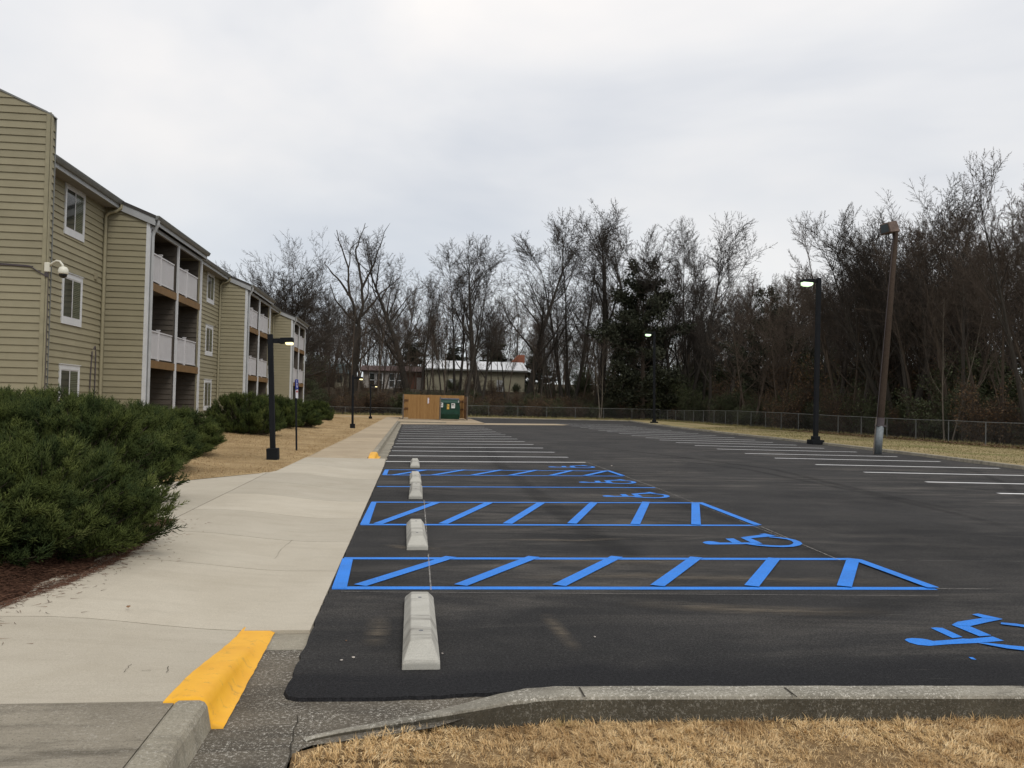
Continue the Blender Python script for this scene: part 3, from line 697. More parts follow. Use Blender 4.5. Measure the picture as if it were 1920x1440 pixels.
def zmulch(x, y):
    e_ = float(np.interp(y, mulch_edge_y, mulch_edge_x)) if y < 10.8 else -3.03 - (y - 10.8) * .5
    return .125 + .16 * smooth01((e_ - x) / .9) + .02 * math.sin(x * 7) * math.sin(y * 6)
lawn('mulch_bed', [(-3.4, -6), (-3.3, 0), (-3.1, 5), (-3.0, 6.82), (-2.87, 7.45), (-2.81, 8.49), (-2.86, 9.6), (-3.03, 10.8), (-3.4, 11.05), (-6, 11.9), (-14, 12.2), (-14, -6)], zmulch, 'mulch_ground', .35)
def zfront(x, y):
    return -.075 + .075 * smooth01((.55 - x) / .6) * smooth01((x + 1.2) / .7) * smooth01((y - 4.0) / .3) + .02 * math.sin(x * 3 + 1) * math.sin(y * 4) + .035 * smooth01((4.3 - y) / 1.2)
fe = [(p[0], p[1] - .02 - .15 * p[2]) for p in dense_ if p[0] < 18.5][::6]
lawn('front_grass_ground', [(18.6, 4.74)] + fe + [(-.53, 4.25), (-.53, 3), (-.53, -6), (18.6, -6)], zfront, 'soil', .5)

# ================================================================== apartment building
XB, XW, XG = -9.2, -10.68, -10.07       # balcony plane, window wall plane, end wall corner
bld = empty('apartment_building', (-10.68, 24.9, .1), label='three storey apartment building with tan lap siding, white balconies and stepped bays', cat='building')
def bobj(mb, name, mat, parent=bld, **k):
    o = mb.build(name, mat, parent, **k)
    p = parent; off = Vector((0, 0, 0))
    while p is not None: off += p.location; p = p.parent
    o.data.transform(Matrix.Translation(-off)); return o
PITCH_B = .205
def wedge_x(x, y0, y1, z0, z1):      # plank on a wall facing +x
    return ([(x, y0, z1), (x, y1, z1), (x + .004, y0, z1), (x + .004, y1, z1), (x, y0, z0), (x, y1, z0), (x + .034, y0, z0), (x + .034, y1, z0)],
            [(0, 1, 3, 2), (4, 6, 7, 5), (2, 3, 7, 6), (0, 4, 5, 1), (0, 2, 6, 4), (1, 5, 7, 3)])
def wedge_y(y, x0, x1, z0, z1, x1b=None):      # plank on a wall facing -y ; right end may be cut on the slope
    x1b = x1 if x1b is None else x1b
    return ([(x0, y, z1), (x1, y, z1), (x0, y - .004, z1), (x1, y - .004, z1), (x0, y, z0), (x1b, y, z0), (x0, y - .034, z0), (x1b, y - .034, z0)],
            [(0, 1, 3, 2), (4, 6, 7, 5), (2, 3, 7, 6), (0, 4, 5, 1), (0, 2, 6, 4), (1, 5, 7, 3)])
def planks(wall, gen, rows, z0, single=True, mat='siding', name='plank'):
    mbs = MB()
    for i in range(rows):
        q = gen(z0 + i * PITCH_B, z0 + (i + 1) * PITCH_B - .004)
        if q is None: continue
        if single: bobj(MB().add(*q), name, mat, wall)
        else: mbs.add(*q)
    if not single:
        o = bobj(mbs, 'siding_boards', mat, wall); o['kind'] = 'stuff'
YB = [(31.04, 38.4), (48.8, 56.4), (66.8, 74.4)]
YG = [(25.15, 31.04), (38.4, 48.8), (56.4, 66.8)]
XR = -16.2
SL = .40
eave_z = lambda x: 8.40 - SL * (x + 10.2)        # roof plane height
# end wall (fire wall) facing the camera
w0 = bobj(MB().prism([(XG, .0), (XG, 9.36), (XR, 9.36 + .43 * (XG * -1 - 0) * 0 + .43 * (-XR + XG)), (XR * 2 - XG, 9.36), (XR * 2 - XG, .0)], 'y', 24.905, 25.15), 'end_wall', 'siding')
def gw(z0, z1):
    if z1 < 9.36: return wedge_y(24.903, -22.3, XG - .11, z0, z1)
    x1 = XG - .02 - (z1 - 9.36) / .43; x1b = XG - .02 - max(0, (z0 - 9.36)) / .43
    if x1 < -16.0: return None
    return wedge_y(24.903, 2 * XR - x1, x1, z0, z1, x1b)
planks(w0, gw, 58, .12)
bobj(MB().box(XG - .11, XG + .012, 24.862, 24.905, .1, 9.40), 'corner_board', 'trim_tan', w0)
bobj(MB().box(XG + .001, XG + .042, 24.862, 24.96, .1, 9.36), 'corner_board', 'trim_tan', w0)
planks(w0, lambda a, b: wedge_x(XG + .001, 24.962, 25.12, a, b), 44, .12)
bobj(MB().box(XG, XG + .048, 25.12, 25.155, .1, 9.33), 'edge_trim', 'gutter_metal', w0)
bobj(MB().prism([(XG + .06, 9.30), (XG + .05, 9.34), (XG - .12, 9.44), (XR, 9.44 + .43 * (-XR + XG)), (XR, 9.40 + .43 * (-XR + XG)), (XG - .12, 9.39)], 'y', 24.86, 25.17), 'coping', 'gutter_metal', w0)
# cable across the end wall
bobj(MB().tube([(-14, 24.86, 5.17), (-12.2, 24.86, 5.165), (-11.4, 24.86, 5.16), (-10.9, 24.86, 5.15), (-10.45, 24.86, 5.13), (-10.25, 24.855, 5.0), (-10.1, 24.85, 4.92), (-10.03, 24.86, 4.90)], .018, 6), 'cable', 'cable_dark', w0)
bobj(MB().tube([(-14, 24.86, 5.205), (-11.4, 24.86, 5.195), (-10.6, 24.86, 5.165), (-10.4, 24.86, 5.14)], .014, 6), 'cable', 'cable_dark', w0)
bobj(MB().tube([(-10.03, 24.93, 5.1), (-10.03, 24.95, 4.9), (-10.02, 24.95, 2), (-10.02, 24.95, .2)], .014, 6), 'cable', 'cable_dark', w0)

def window(parent, y0, y1, z0, z1, x=XW):
    fr = MB(); d0, d1 = x + .0, x + .055
    t, s, b = .15, .10, .20
    fr.box(d0, d1, y0, y1, z1 - t, z1).box(d0, d1, y0, y1, z0, z0 + b).box(d0, d1, y0, y0 + s, z0 + b, z1 - t).box(d0, d1, y1 - s, y1, z0 + b, z1 - t)
    fr.box(d0, d1 + .03, y0 - .02, y1 + .02, z1, z1 + .02)
    o = bobj(fr, 'window', 'white_trim', parent)
    inn = MB(); a0, a1, c0, c1 = y0 + s, y1 - s, z0 + b, z1 - t; m = (a0 + a1) / 2; e_ = .035
    inn.box(d0, d1 - .012, a0, a1, c1 - e_, c1).box(d0, d1 - .012, a0, a1, c0, c0 + e_).box(d0, d1 - .012, a0, a0 + e_, c0 + e_, c1 - e_).box(d0, d1 - .012, a1 - e_, a1, c0 + e_, c1 - e_).box(d0, d1 - .006, m - e_ * .7, m + e_ * .7, c0 + e_, c1 - e_)
    bobj(inn, 'sash', 'railing_white', o) if parent is bld else None
    if parent is not bld: o_ = bobj(inn, 'sash', 'railing_white', parent)
    bobj(MB().box(x + .038, x + .042, a0 + e_, m - e_ * .7, c0 + e_, c1 - e_), 'pane', 'window_glass', o if parent is bld else parent)
    bobj(MB().box(x + .038, x + .042, m + e_ * .7, a1 - e_, c0 + e_, c1 - e_), 'pane', 'window_blind', o if parent is bld else parent)
    return o
roof = None
for gi, (y0, y1) in enumerate(YG):
    wl = bobj(MB().box(XW - .25, XW, y0, y1 - .002, .0, 8.35), 'window_wall', 'siding')
    planks(wl, lambda a, b: wedge_x(XW + .001, y0 + .005, y1 - .06, a, b), 40, .12, single=(gi == 0))
    bobj(MB().box(XW, XW + .03, y1 - .058, y1 - .003, .1, 8.2), 'corner_board', 'trim_tan', wl)
    wy = [(27.5, 29.07), (45.75, 47.3), (63.6, 65.15)][gi]
    for (a_, b_) in ((.98, 2.58), (3.82, 5.40), (6.55, 8.14)): window(bld, wy[0], wy[1], a_, b_)
    # small vents
    vy = [30.2, 47.9, 65.9][gi]
    for zz in (3.05, 5.62) if gi == 0 else (2.9, 5.6):
        bobj(MB().box(XW, XW + .07, vy - .1, vy + .1, zz - .1, zz + .12).box(XW + .07, XW + .075, vy - .07, vy - .01, zz - .06, zz + .09).box(XW + .07, XW + .075, vy + .01, vy + .07, zz - .06, zz + .09), 'vent', 'vent_tan')
        if gi: bobj(MB().box(XW, XW + .07, y0 + 2.9, y0 + 3.1, zz - .1, zz + .12), 'vent', 'vent_tan')
    bobj(MB().box(XW, XW + .02, y0 + .01, y1 - .06, -.1, .13), 'foundation_band', 'foundation', wl)
    # eave
    o = bobj(MB().prism([(-10.2, eave_z(-10.2) - .14), (-10.2, eave_z(-10.2) - .05), (XR, eave_z(XR) - .05), (XR, eave_z(XR) - .14)], 'y', y0, y1 - .1), 'roof', 'shingles')
    bobj(MB().box(-10.235, -10.205, y0, y1 - .1, eave_z(-10.2) - .31, eave_z(-10.2) - .12), 'fascia', 'fascia_grey', o)
    bobj(MB().prism([(-10.235, 8.20), (-10.235, 8.375), (-10.335, 8.375), (-10.345, 8.33), (-10.315, 8.25), (-10.29, 8.22)][::1] if False else [(-10.20, 8.22), (-10.20, 8.36), (-10.06, 8.36), (-10.07, 8.32), (-10.10, 8.26), (-10.13, 8.22)], 'y', y0 + .01, y1 - .03), 'gutter', 'gutter_metal', o)
    bobj(MB().box(XW, -10.236, y0 + .01, y1 - .1, 8.10, 8.125), 'soffit', 'soffit', o)
    # downspout with elbow
    yd = y1 - .20
    bobj(MB().tube([(-10.13, yd + .1, 8.22), (-10.14, yd + .08, 8.1), (-10.3, yd + .02, 7.97), (-10.5, yd, 7.9), (-10.60, yd, 7.78), (-10.60, yd, 5), (-10.60, yd, .2)], .055, 8), 'downspout', 'trim_tan')
# meter cable on the wall
bobj(MB().tube([(XW + .04, 29.95, .3), (XW + .05, 30.0, 2.3), (XW + .05, 30.1, 3.1), (XW + .05, 30.35, 3.3), (XW + .05, 30.42, 3.0), (XW + .04, 30.44, .3)], .02, 6), 'cable', 'cable_dark')

for bi, (y0, y1) in enumerate(YB):
    zt = lambda x: eave_z(x) - .12
    sw = bobj(MB().prism([(XB - .12, .0), (XB - .12, zt(XB - .1)), (XW - .05, zt(XW)), (XW - .05, .0)], 'y', y0 + .002, y0 + .12), 'bay_side_wall', 'siding')
    def gb(a, b, y0=y0):
        if b < zt(XB): return wedge_y(y0, XW + .11, XB - .10, a, b)
        x1 = -10.2 - (b + .12 - 8.4) / SL; x1b = -10.2 - (max(a, zt(XB)) + .12 - 8.4) / SL
        x1 = min(x1, XB - .1); x1b = min(x1b, XB - .1)
        if x1 < XW + .25: return None
        return wedge_y(y0, XW + .11, x1, a, b, x1b)
    planks(sw, gb, 42, .12, single=(bi == 0))
    bobj(MB().box(XB - .10, XB + .012, y0 - .028, y0 + .004, .0, 7.66), 'corner_board', 'white_trim', sw)
    # rake board and roof
    rf = bobj(MB().prism([(-8.98, eave_z(-8.98) - .10), (-8.98, eave_z(-8.98)), (XR, eave_z(XR)), (XR, eave_z(XR) - .10)], 'y', y0 - .13, y1 + .16), 'roof', 'shingles')
    bobj(MB().prism([(-9.0, eave_z(-9.0) - .36), (-9.0, eave_z(-9.0) - .10), (-10.4, eave_z(-10.4) - .10), (-10.4, eave_z(-10.4) - .36)], 'y', y0 - .10, y0 - .06), 'rake_board', 'fascia_grey', rf)
    bobj(MB().prism([(-9.0, eave_z(-9.0) - .36), (-9.0, eave_z(-9.0) - .10), (XR, eave_z(XR) - .10), (XR, eave_z(XR) - .36)], 'y', y1 + .10, y1 + .14), 'rake_board', 'fascia_grey', rf)
    bobj(MB().box(-9.03, -9.0, y0 - .06, y1 + .1, 7.62, 7.81), 'fascia', 'fascia_grey', rf)
    bobj(MB().prism([(-8.998, 7.76), (-8.998, 7.90), (-8.86, 7.90), (-8.87, 7.86), (-8.90, 7.80), (-8.93, 7.76)], 'y', y0 - .12, y1 + .16), 'gutter', 'gutter_metal', rf)
    bobj(MB().box(XB - .06, XB + .03, y0 + .05, y1 + .05, 7.48, 7.62), 'beam', 'fascia_grey', rf)
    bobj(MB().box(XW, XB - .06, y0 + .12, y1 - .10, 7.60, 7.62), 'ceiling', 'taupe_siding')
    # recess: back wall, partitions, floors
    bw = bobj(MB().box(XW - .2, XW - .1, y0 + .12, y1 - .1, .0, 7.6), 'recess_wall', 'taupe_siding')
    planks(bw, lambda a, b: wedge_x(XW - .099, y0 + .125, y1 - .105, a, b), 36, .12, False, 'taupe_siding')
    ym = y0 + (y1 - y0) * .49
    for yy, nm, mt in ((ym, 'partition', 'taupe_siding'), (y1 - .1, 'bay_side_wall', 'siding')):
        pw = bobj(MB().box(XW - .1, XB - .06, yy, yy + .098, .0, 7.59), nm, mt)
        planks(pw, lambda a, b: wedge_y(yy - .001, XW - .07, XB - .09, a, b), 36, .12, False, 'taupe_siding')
    for zf_ in (2.95, 5.68):
        fl = bobj(MB().box(XW - .1, XB - .03, y0 + .125, y1 - .11, zf_ - .16, zf_ - .02), 'balcony_floor', 'grey_wood')
        bobj(MB().box(XB - .028, XB + .012, y0 + .02, y1 - .02, zf_ - .29, zf_ - .015), 'fascia', 'brown_fascia', fl)
    bobj(MB().box(XW - .1, XB + .05, y0 + .13, y1, -.1, .14), 'patio_slab', 'foundation')
    for yy, wd in ((ym, .075), (y1 - .08, .075)):
        bobj(MB().box(XB - .02, XB + .06, yy, yy + wd, .14, 7.49), 'post', 'white_trim')
    bobj(MB().tube([(-8.93, y0 + .03, 7.76), (-8.95, y0 + .03, 7.6), (-9.08, y0 + .06, 7.35), (-9.11, y0 + .06, 7.2), (-9.11, y0 + .06, .15)], .062, 4), 'downspout', 'fascia_grey')
    bobj(MB().box(XB + .0, XB + .03, y0 + .006, y0 + .1, .14, 7.48), 'corner_board', 'white_trim')
    # railings
    for zf_ in (2.95, 5.68):
        for (a_, b_) in ((y0 + .14, ym - .42), (ym + .10, y1 - .55)):
            ra = MB(); xr = XB - .02
            ra.box(xr - .03, xr + .03, a_, b_, zf_ + .99, zf_ + 1.035); ra.box(xr - .02, xr + .02, a_, b_, zf_ + .04, zf_ + .085)
            o = bobj(ra, 'railing', 'railing_white')
            bl = MB(); n = int((b_ - a_) / .105)
            for k in range(n):
                yk = a_ + .06 + k * .105; bl.box(xr - .014, xr + .014, yk, yk + .036, zf_ + .085, zf_ + .99)
            bobj(bl, 'baluster_row', 'railing_white', o)['kind'] = 'stuff'
            yp = a_ + (b_ - a_) * .42
            bobj(MB().box(xr - .045, xr + .055, yp - .045, yp + .045, zf_ - .02, zf_ + 1.08).box(xr - .06, xr + .07, yp - .06, yp + .06, zf_ + 1.08, zf_ + 1.11), 'railing_post', 'railing_white', o)
# body behind so that no sky shows through
bobj(MB().prism([(XW - .26, .0), (XW - .26, 8.2), (XR, 10.6), (-21.5, 8.3), (-21.5, .0)], 'y', 25.16, 74.3), 'rear_block', 'siding')
bobj(MB().prism([(XR, eave_z(XR) - .12), (XR, eave_z(XR)), (-22.6, 8.4), (-22.6, 8.28)], 'y', 25.16, 74.6), 'roof', 'shingles')
# vent opening in the foundation, patio box
bobj(MB().box(XB + .3, XB + .32, 39, 39.01, 0, .01), 'bracket', 'foundation')

# security camera
sc_ = empty('security_camera', (-10.045, 24.86, 5.12), label='white dome security camera on a curved arm at the corner of the end wall', cat='security camera')
MB().box(-.045, .09, -.06, .06, -.12, .14).build('mounting_plate', 'camera_white', sc_, bevel=.02)
MB().tube([(.09, 0, .06), (.16, -.02, .13), (.27, -.06, .19), (.38, -.1, .17), (.46, -.13, .08), (.48, -.14, .0)], [.035, .03, .028, .028, .03, .035], 8).build('arm', 'camera_white', sc_, True)
MB().box(-.03, .05, -.04, .04, -.25, -.12).build('junction_box', 'cable_dark', sc_)
def lathe(prof, n=20):
    m = MB(); vs = []; fs = []
    for (r_, z) in prof:
        for k in range(n): vs.append((r_ * math.cos(2 * math.pi * k / n), r_ * math.sin(2 * math.pi * k / n), z))
    for i in range(len(prof) - 1):
        for k in range(n): fs.append((i * n + k, i * n + (k + 1) % n, (i + 1) * n + (k + 1) % n, (i + 1) * n + k))
    fs += [tuple(range(n))[::-1], tuple((len(prof) - 1) * n + k for k in range(n))]
    return m.add(vs, fs)
o = lathe([(.035, .06), (.09, .04), (.125, -.02), (.135, -.09), (.13, -.13), (.12, -.15)]).build('housing', 'camera_white', sc_, True); o.location = (.49, -.14, -.03)
o = lathe([(.105, -.15), (.105, -.17), (.09, -.22), (.055, -.25), (.01, -.262)]).build('dome', 'camera_dome', sc_, True); o.location = (.49, -.14, -.03)

# ================================================================== wheel stops
def wheel_stop():
    L, b0, b1, t0, h, m = 1.83, .118, .108, .062, .135, 7
    bm_ = MB()
    # stations along y: bottom half-width, shoulder, top half-width, height
    st = [(0, .118, .035, .100, .04), (.015, .120, .045, .105, .06), (.22, .120, .045, .068, h), (L - .22, .120, .045, .068, h), (L - .015, .120, .045, .105, .06), (L, .118, .035, .1, .04)]
    vs = []; fs = []
    for (y, wb, zs, wt, zt_) in st:
        vs += [(-wb, y, 0), (-wb * .985, y, zs), (-wt, y, zt_), (wt, y, zt_), (wb * .985, y, zs), (wb, y, 0)]
    for i in range(5):
        for k in range(5): fs.append((i * 6 + k, i * 6 + k + 1, i * 6 + 7 + k, i * 6 + 6 + k))
    fs += [tuple(range(6))[::-1], tuple(30 + k for k in range(6))]
    bm_.add(vs, fs)
    root = empty('wheel_stop')
    bm_.build('body', 'stop_concrete', root, bevel=.008)
    for yy in (.42, L - .42):
        bx_ = MB().tube([(0, yy, h - .01), (0, yy, h + .0012)], .016, 10).build('pin_hole', 'camera_dome', root)
    MB().box(-.055, .055, .30, .31, h - .01, h + .0015).box(-.055, .055, .585, .592, h - .01, h + .001).build('cast_mark', 'stop_concrete', root)
    return root
ws = wheel_stop()
ws_lab = ['weathered concrete wheel stop nearest the camera, alone before the first blue aisle', 'concrete wheel stop between the two large blue hatched aisles', 'concrete wheel stop just beyond the second blue aisle, nearer of a close pair', 'concrete wheel stop beyond the single blue line, farther of a close pair', 'farthest small concrete wheel stop, just before the first white line']
for i, (p, rz) in enumerate(zip([(789.5, 1257), (782.5, 1032), (779.3, 936), (779.2, 908), (778, 877)], [0.0, 0.01, -.008, .004, 0])):
    o = ws if i == 0 else copy_tree(ws)
    g_ = G(*p, ZL); o.location = (g_[0], g_[1] + .01, ZL + .001); o.rotation_euler = (0, 0, rz)
    tag(o, ws_lab[i], 'wheel stop', 'concrete wheel stops in the accessible stalls')

# ================================================================== lamps
def short_lamp():
    r_ = empty('lamp_post')
    MB().box(-.065, .065, -.065, .065, .25, 3.2).build('pole', 'black_metal', r_, bevel=.008)
    MB().box(-.145, .145, -.145, .145, -.12, .27).build('base', 'black_metal', r_, bevel=.01)
    MB().box(.065, .30, -.03, .03, 2.97, 3.09).build('arm', 'black_metal', r_)
    hd = MB().prism([(.24, 2.95), (.24, 3.07), (.27, 3.10), (.57, 3.10), (.58, 3.08), (.58, 2.99), (.56, 2.98), (.38, 2.98), (.34, 2.95)], 'y', -.13, .13).build('lamp_head', 'black_metal', r_, bevel=.006)
    MB().prism([(.385, 2.978), (.57, 2.978), (.56, 2.915), (.40, 2.92)], 'y', -.11, .11).build('lens', 'lens_warm', hd, bevel=.01)
    return r_
sl = short_lamp()
for i, ((p, z), lean, lab) in enumerate(zip([((512, 860), .14), ((661, 803), .10), ((694.5, 786.5), .08)], (-2.9, -1.1, -1.0),
     ('short black lamp post nearest the camera, on the dry lawn beside the walk', 'short black lamp post half way along the walk, in front of the dead tree trunk', 'farthest short black lamp post, at the end of the walk left of the wooden enclosure'))):
    o = sl if i == 0 else copy_tree(sl)
    x, y = G(*p, z); o.location = (x, y, z); o.rotation_euler = (0, R(lean), 0)
    if i: o.scale = (.95, .95, .93)
    tag(o, lab, 'lamp post', 'short lamp posts along the walk')
def tall_lamp():
    r_ = empty('parking_lamp')
    MB().box(-.10, .10, -.10, .10, .14, 8.1).build('pole', 'black_metal', r_, bevel=.012)
    MB().box(-.31, .31, -.31, .31, -.1, .12).build('base', 'black_metal', r_, bevel=.015)
    pl = MB().box(-.17, .17, -.17, .17, .12, .30); pl.build('base_cover', 'black_metal', r_, bevel=.02)
    MB().box(-.30, -.10, -.04, .04, 7.86, 8.0).build('arm', 'black_metal', r_)
    hd = MB().prism([(-.26, 7.84), (-.26, 7.98), (-.32, 8.03), (-.86, 7.99), (-.90, 7.95), (-.90, 7.86), (-.32, 7.84)], 'y', -.19, .19).build('lamp_head', 'black_metal', r_, bevel=.008)
    MB().prism([(-.36, 7.838), (-.86, 7.858), (-.84, 7.72), (-.72, 7.67), (-.46, 7.67), (-.37, 7.74)], 'y', -.17, .17).build('lens', 'lens_green', hd, bevel=.01)
    return r_
tl = tall_lamp()
for i, ((p, z), lean, lab) in enumerate(zip([((1529, 829), .13), ((1226.5, 793), .12)], (.35, -1.0), ('tall black parking lamp nearer the camera, left of the wooden utility pole', 'tall black parking lamp farther off, at the far bend of the chain link fence'))):
    o = tl if i == 0 else copy_tree(tl)
    x, y = G(*p, z); o.location = (x, y, z); o.rotation_euler = (0, R(lean), 0)
    if i: o.scale = (1, 1, 1.09)
    tag(o, lab, 'lamp post', 'tall parking lamps on the right verge')
# sign post
x, y = G(556, 846, .13)
sg = empty('sign_post', (x, y, .13), label='thin black sign post with a blue sign over a white sign seen nearly edge on', cat='sign post'); sg.rotation_euler = (0, R(-2.2), 0)
MB().box(-.025, .025, -.02, .02, -.1, 2.12).build('post', 'black_metal', sg)
rot = Matrix.Rotation(R(-9), 4, 'Z')
sp_ = MB().box(.028, .034, -.15, .15, 1.84, 2.14, mat=rot).build('blue_sign', 'sign_blue', sg)
MB().box(.0345, .0365, -.05, .03, 1.91, 1.93, mat=rot).box(.0345, .0365, -.04, -.015, 1.93, 2.06, mat=rot).box(.0345, .0365, -.06, .05, 2.0, 2.02, mat=rot).box(.0345, .0365, -.055, -.02, 2.07, 2.11, mat=rot).build('wheelchair_symbol', 'sign_white', sp_)
MB().tube([rot @ Vector((.0355, .03 * math.cos(t) + .0, 1.935 + .05 * math.sin(t))) for t in np.linspace(-3.4, .6, 12)], .006, 4).build('wheel_symbol', 'sign_white', sp_)
s2 = MB().box(.028, .034, -.12, .12, 1.58, 1.825, mat=rot).build('white_sign', 'sign_white', sg)
MB().box(.0345, .036, -.09, .09, 1.75, 1.80, mat=rot).build('red_band', 'sign_red', s2)
# utility pole
x, y = G(1643, 847, .12)
up = empty('utility_pole', (x + .06, y, .12), label='leaning brown wooden utility pole with a galvanised sleeve and a rusty floodlight on top', cat='utility pole'); up.rotation_euler = (R(-.6), R(4.5), 0)
MB().tube([(0, 0, -.2), (0, 0, 2.0), (.01, 0, 5), (0, 0, 8.85)], [.14, .135, .12, .10], 12).build('pole', 'pole_wood', up, True)
MB().tube([(-.02, -.02, -.1), (-.02, -.02, 1.02)], .160, 14).build('sleeve', 'galvanised', up, True)
MB().tube([(0, 0, 1.03), (0, 0, 1.34)], .158, 12).box(-.17, .17, -.17, .1, 1.0, 1.06).build('collar', 'cable_dark', up)
MB().tube([(-.2, -.05, -.1), (-.2, -.05, 1.35)], .025, 6).build('conduit', 'grey_wood', up)
MB().tube([(-.12, -.08, 8.6), (-.14, -.06, 6), (-.17, -.03, 1.3)], .012, 5).build('cable', 'cable_dark', up)
hm = Matrix.Translation((-.36, -.12, 8.85)) @ Matrix.Rotation(R(-20), 4, 'Y') @ Matrix.Rotation(R(24), 4, 'Z')
fl = MB()
hv = [tuple(1.12 * q for q in v) for v in [(-.26, -.22, -.16), (.20, -.26, -.20), (.20, .26, -.20), (-.26, .22, -.16), (-.22, -.18, .2), (.24, -.2, .2), (.24, .2, .2), (-.22, .18, .2)]]
fl.add([hm @ Vector(v) for v in hv], [(0, 3, 2, 1), (4, 5, 6, 7), (0, 1, 5, 4), (1, 2, 6, 5), (2, 3, 7, 6), (3, 0, 4, 7)])
hd = fl.build('floodlight', 'rusty_metal', up, bevel=.02)
MB().add([hm @ (Vector(v) * 1.12) for v in [(-.275, -.17, -.12), (-.275, .17, -.12), (-.238, .14, .16), (-.238, -.14, .16)]], [(0, 1, 2, 3)]).build('lens', 'dark_glass', hd)
MB().tube([(-.34, -.1, 8.72), (-.34, -.08, 8.5), (-.2, 0, 8.44), (0, 0, 8.46)], .02, 6).build('bracket', 'black_metal', up)
MB().tube([(-.40, -.14, 8.75), (-.48, -.14, 8.35), (-.35, -.1, 8.1), (-.12, -.05, 8.05)], .012, 5).build('loose_wire', 'black_metal', up)
MB().box(-.16, .14, -.03, .03, 8.78, 8.84).build('top_bracket', 'rusty_metal', up)

# ================================================================== chain link fence
def chain_fence(pts, label, z_fun, h=1.22, posts=None, ht=.0, open_=False, step=3.0):
    fo = empty('chain_link_fence', (pts[0][0], pts[0][1], 0), label=label, cat='fence')
    O = Vector(fo.location); wires = MB(); rail = []
    for (a_, b_) in zip(pts[:-1], pts[1:]):
        L = math.dist(a_, b_); n = max(1, round(L / step)); d = Vector((b_[0] - a_[0], b_[1] - a_[1], 0)) / L
        for k in range(n + (b_ == pts[-1])):
            p = Vector((a_[0], a_[1], 0)) + d * (L * k / n); z = z_fun(p.x, p.y); p.z = z
            hh = h * random.uniform(.99, 1.02)
            MB().tube([p - O - Vector((0, 0, .1)), p - O + Vector((0, 0, hh))], .026, 6).build('fence_post', 'fence_metal', fo)
            rail.append(p - O + Vector((0, 0, hh - .01)))
        pit = .085; m = int(L / pit)
        for k in range(-int(h / pit), m):
            for sgn in (1, -1):
                s0 = k * pit; s1 = s0 + h
                if sgn < 0: s0, s1 = s1, s0
                z0_, z1_ = 0.02, h - .03
                def clampp(s, z, so, zo):
                    if s < 0: z = z + (zo - z) * (0 - s) / (so - s); s = 0
                    if s > L: z = z + (zo - z) * (L - s) / (so - s); s = L
                    return s, z
                if max(s0, s1) <= 0 or min(s0, s1) >= L: continue
                a2, za = clampp(s0, z0_, s1, z1_); b2, zb = clampp(s1, z1_, s0, z0_)
                pa = Vector((a_[0], a_[1], 0)) + d * a2; pb = Vector((a_[0], a_[1], 0)) + d * b2
                pa.z = z_fun(pa.x, pa.y) + za; pb.z = z_fun(pb.x, pb.y) + zb
                wires.tube([pa - O, pb - O], 0.0015, 3, cap=False)
    MB().tube(rail, .019, 6).build('top_rail', 'fence_metal', fo)
    w_ = wires.build('wire_mesh', 'fence_metal', fo); w_['kind'] = 'stuff'
    return fo
chain_fence([(28.3, 22), (28.3, 97)], 'long galvanised chain link fence along the woods on the right', lambda x, y: .12 + .08 * math.sin(y * .11), 1.27)
chain_fence([(28.3, 97), (5.2, 97)], 'galvanised chain link fence across the far end of the lot, right of the enclosure', lambda x, y: .1, 1.27, step=3.2)
chain_fence([(-1.2, 97), (-26, 97)], 'far chain link fence behind the lawn, left of the wooden enclosure', lambda x, y: -.02, .9, step=6)

# ================================================================== dumpster enclosure
zb = .10
en = empty('dumpster_enclosure', (2, 78, zb), label='brown wooden board enclosure with a sign, around the green dumpster', cat='enclosure')
def boards(parent, a_, b_, z0, z1, name='board', mat='fence_wood', wd=.14, zt=None, out=.02):
    L = math.dist(a_, b_); n = round(L / wd); d = Vector((b_[0] - a_[0], b_[1] - a_[1], 0)) / L; nn = Vector((d.y, -d.x, 0))
    for k in range(n):
        p = Vector((a_[0], a_[1], 0)) + d * (L * k / n); q = p + d * (L / n - .006); j = random.uniform(0, .006)
        zz = z1 + ((zt - z1) * k / n if zt is not None else 0) + random.uniform(-.012, .012)
        c_ = [p + nn * j, q + nn * j, q + nn * (j + out), p + nn * (j + out)]
        vs = [(v.x - 2, v.y - 78, z0) for v in c_] + [(v.x - 2, v.y - 78, zz) for v in c_]
        MB().add(vs, [(0, 1, 2, 3), (4, 7, 6, 5), (0, 4, 5, 1), (1, 5, 6, 2), (2, 6, 7, 3), (3, 7, 4, 0)]).build(name, mat, parent)
fp = MB().box(-2.35, .3, -1.86, -1.80, .25, .35).box(-2.35, .3, -1.86, -1.80, 1.9, 2.0).build('front_panel', 'fence_wood_dark', en)
boards(fp, (-.38, 76.12), (2.30, 75.1), .06, 2.10, zt=2.02)
rp = MB().box(-2.8, 2.75, 4.1, 4.18, 1.62, 1.76).box(-2.8, 2.75, 4.1, 4.18, .85, .98).build('rear_panel', 'fence_wood_dark', en)
boards(rp, (-.85, 82.2), (4.85, 82.2), .06, 2.22, mat='fence_wood', wd=.19)
sp1 = MB().box(-2.79, -2.73, -1.8, 4.1, .85, .97).box(-2.79, -2.73, -1.8, 4.1, 1.55, 1.67).build('side_panel', 'fence_wood_dark', en)
boards(sp1, (-.82, 82.1), (-.82, 76.2), .06, 2.15, mat='fence_wood_dark', wd=.3)
sp2 = MB().box(2.70, 2.76, -1.4, 4.1, .85, .97).box(2.70, 2.76, -1.4, 4.1, 1.55, 1.67).build('side_panel', 'fence_wood_dark', en)
boards(sp2, (4.82, 76.4), (4.82, 82.1), .06, 2.1, mat='fence_wood_dark', wd=.3)
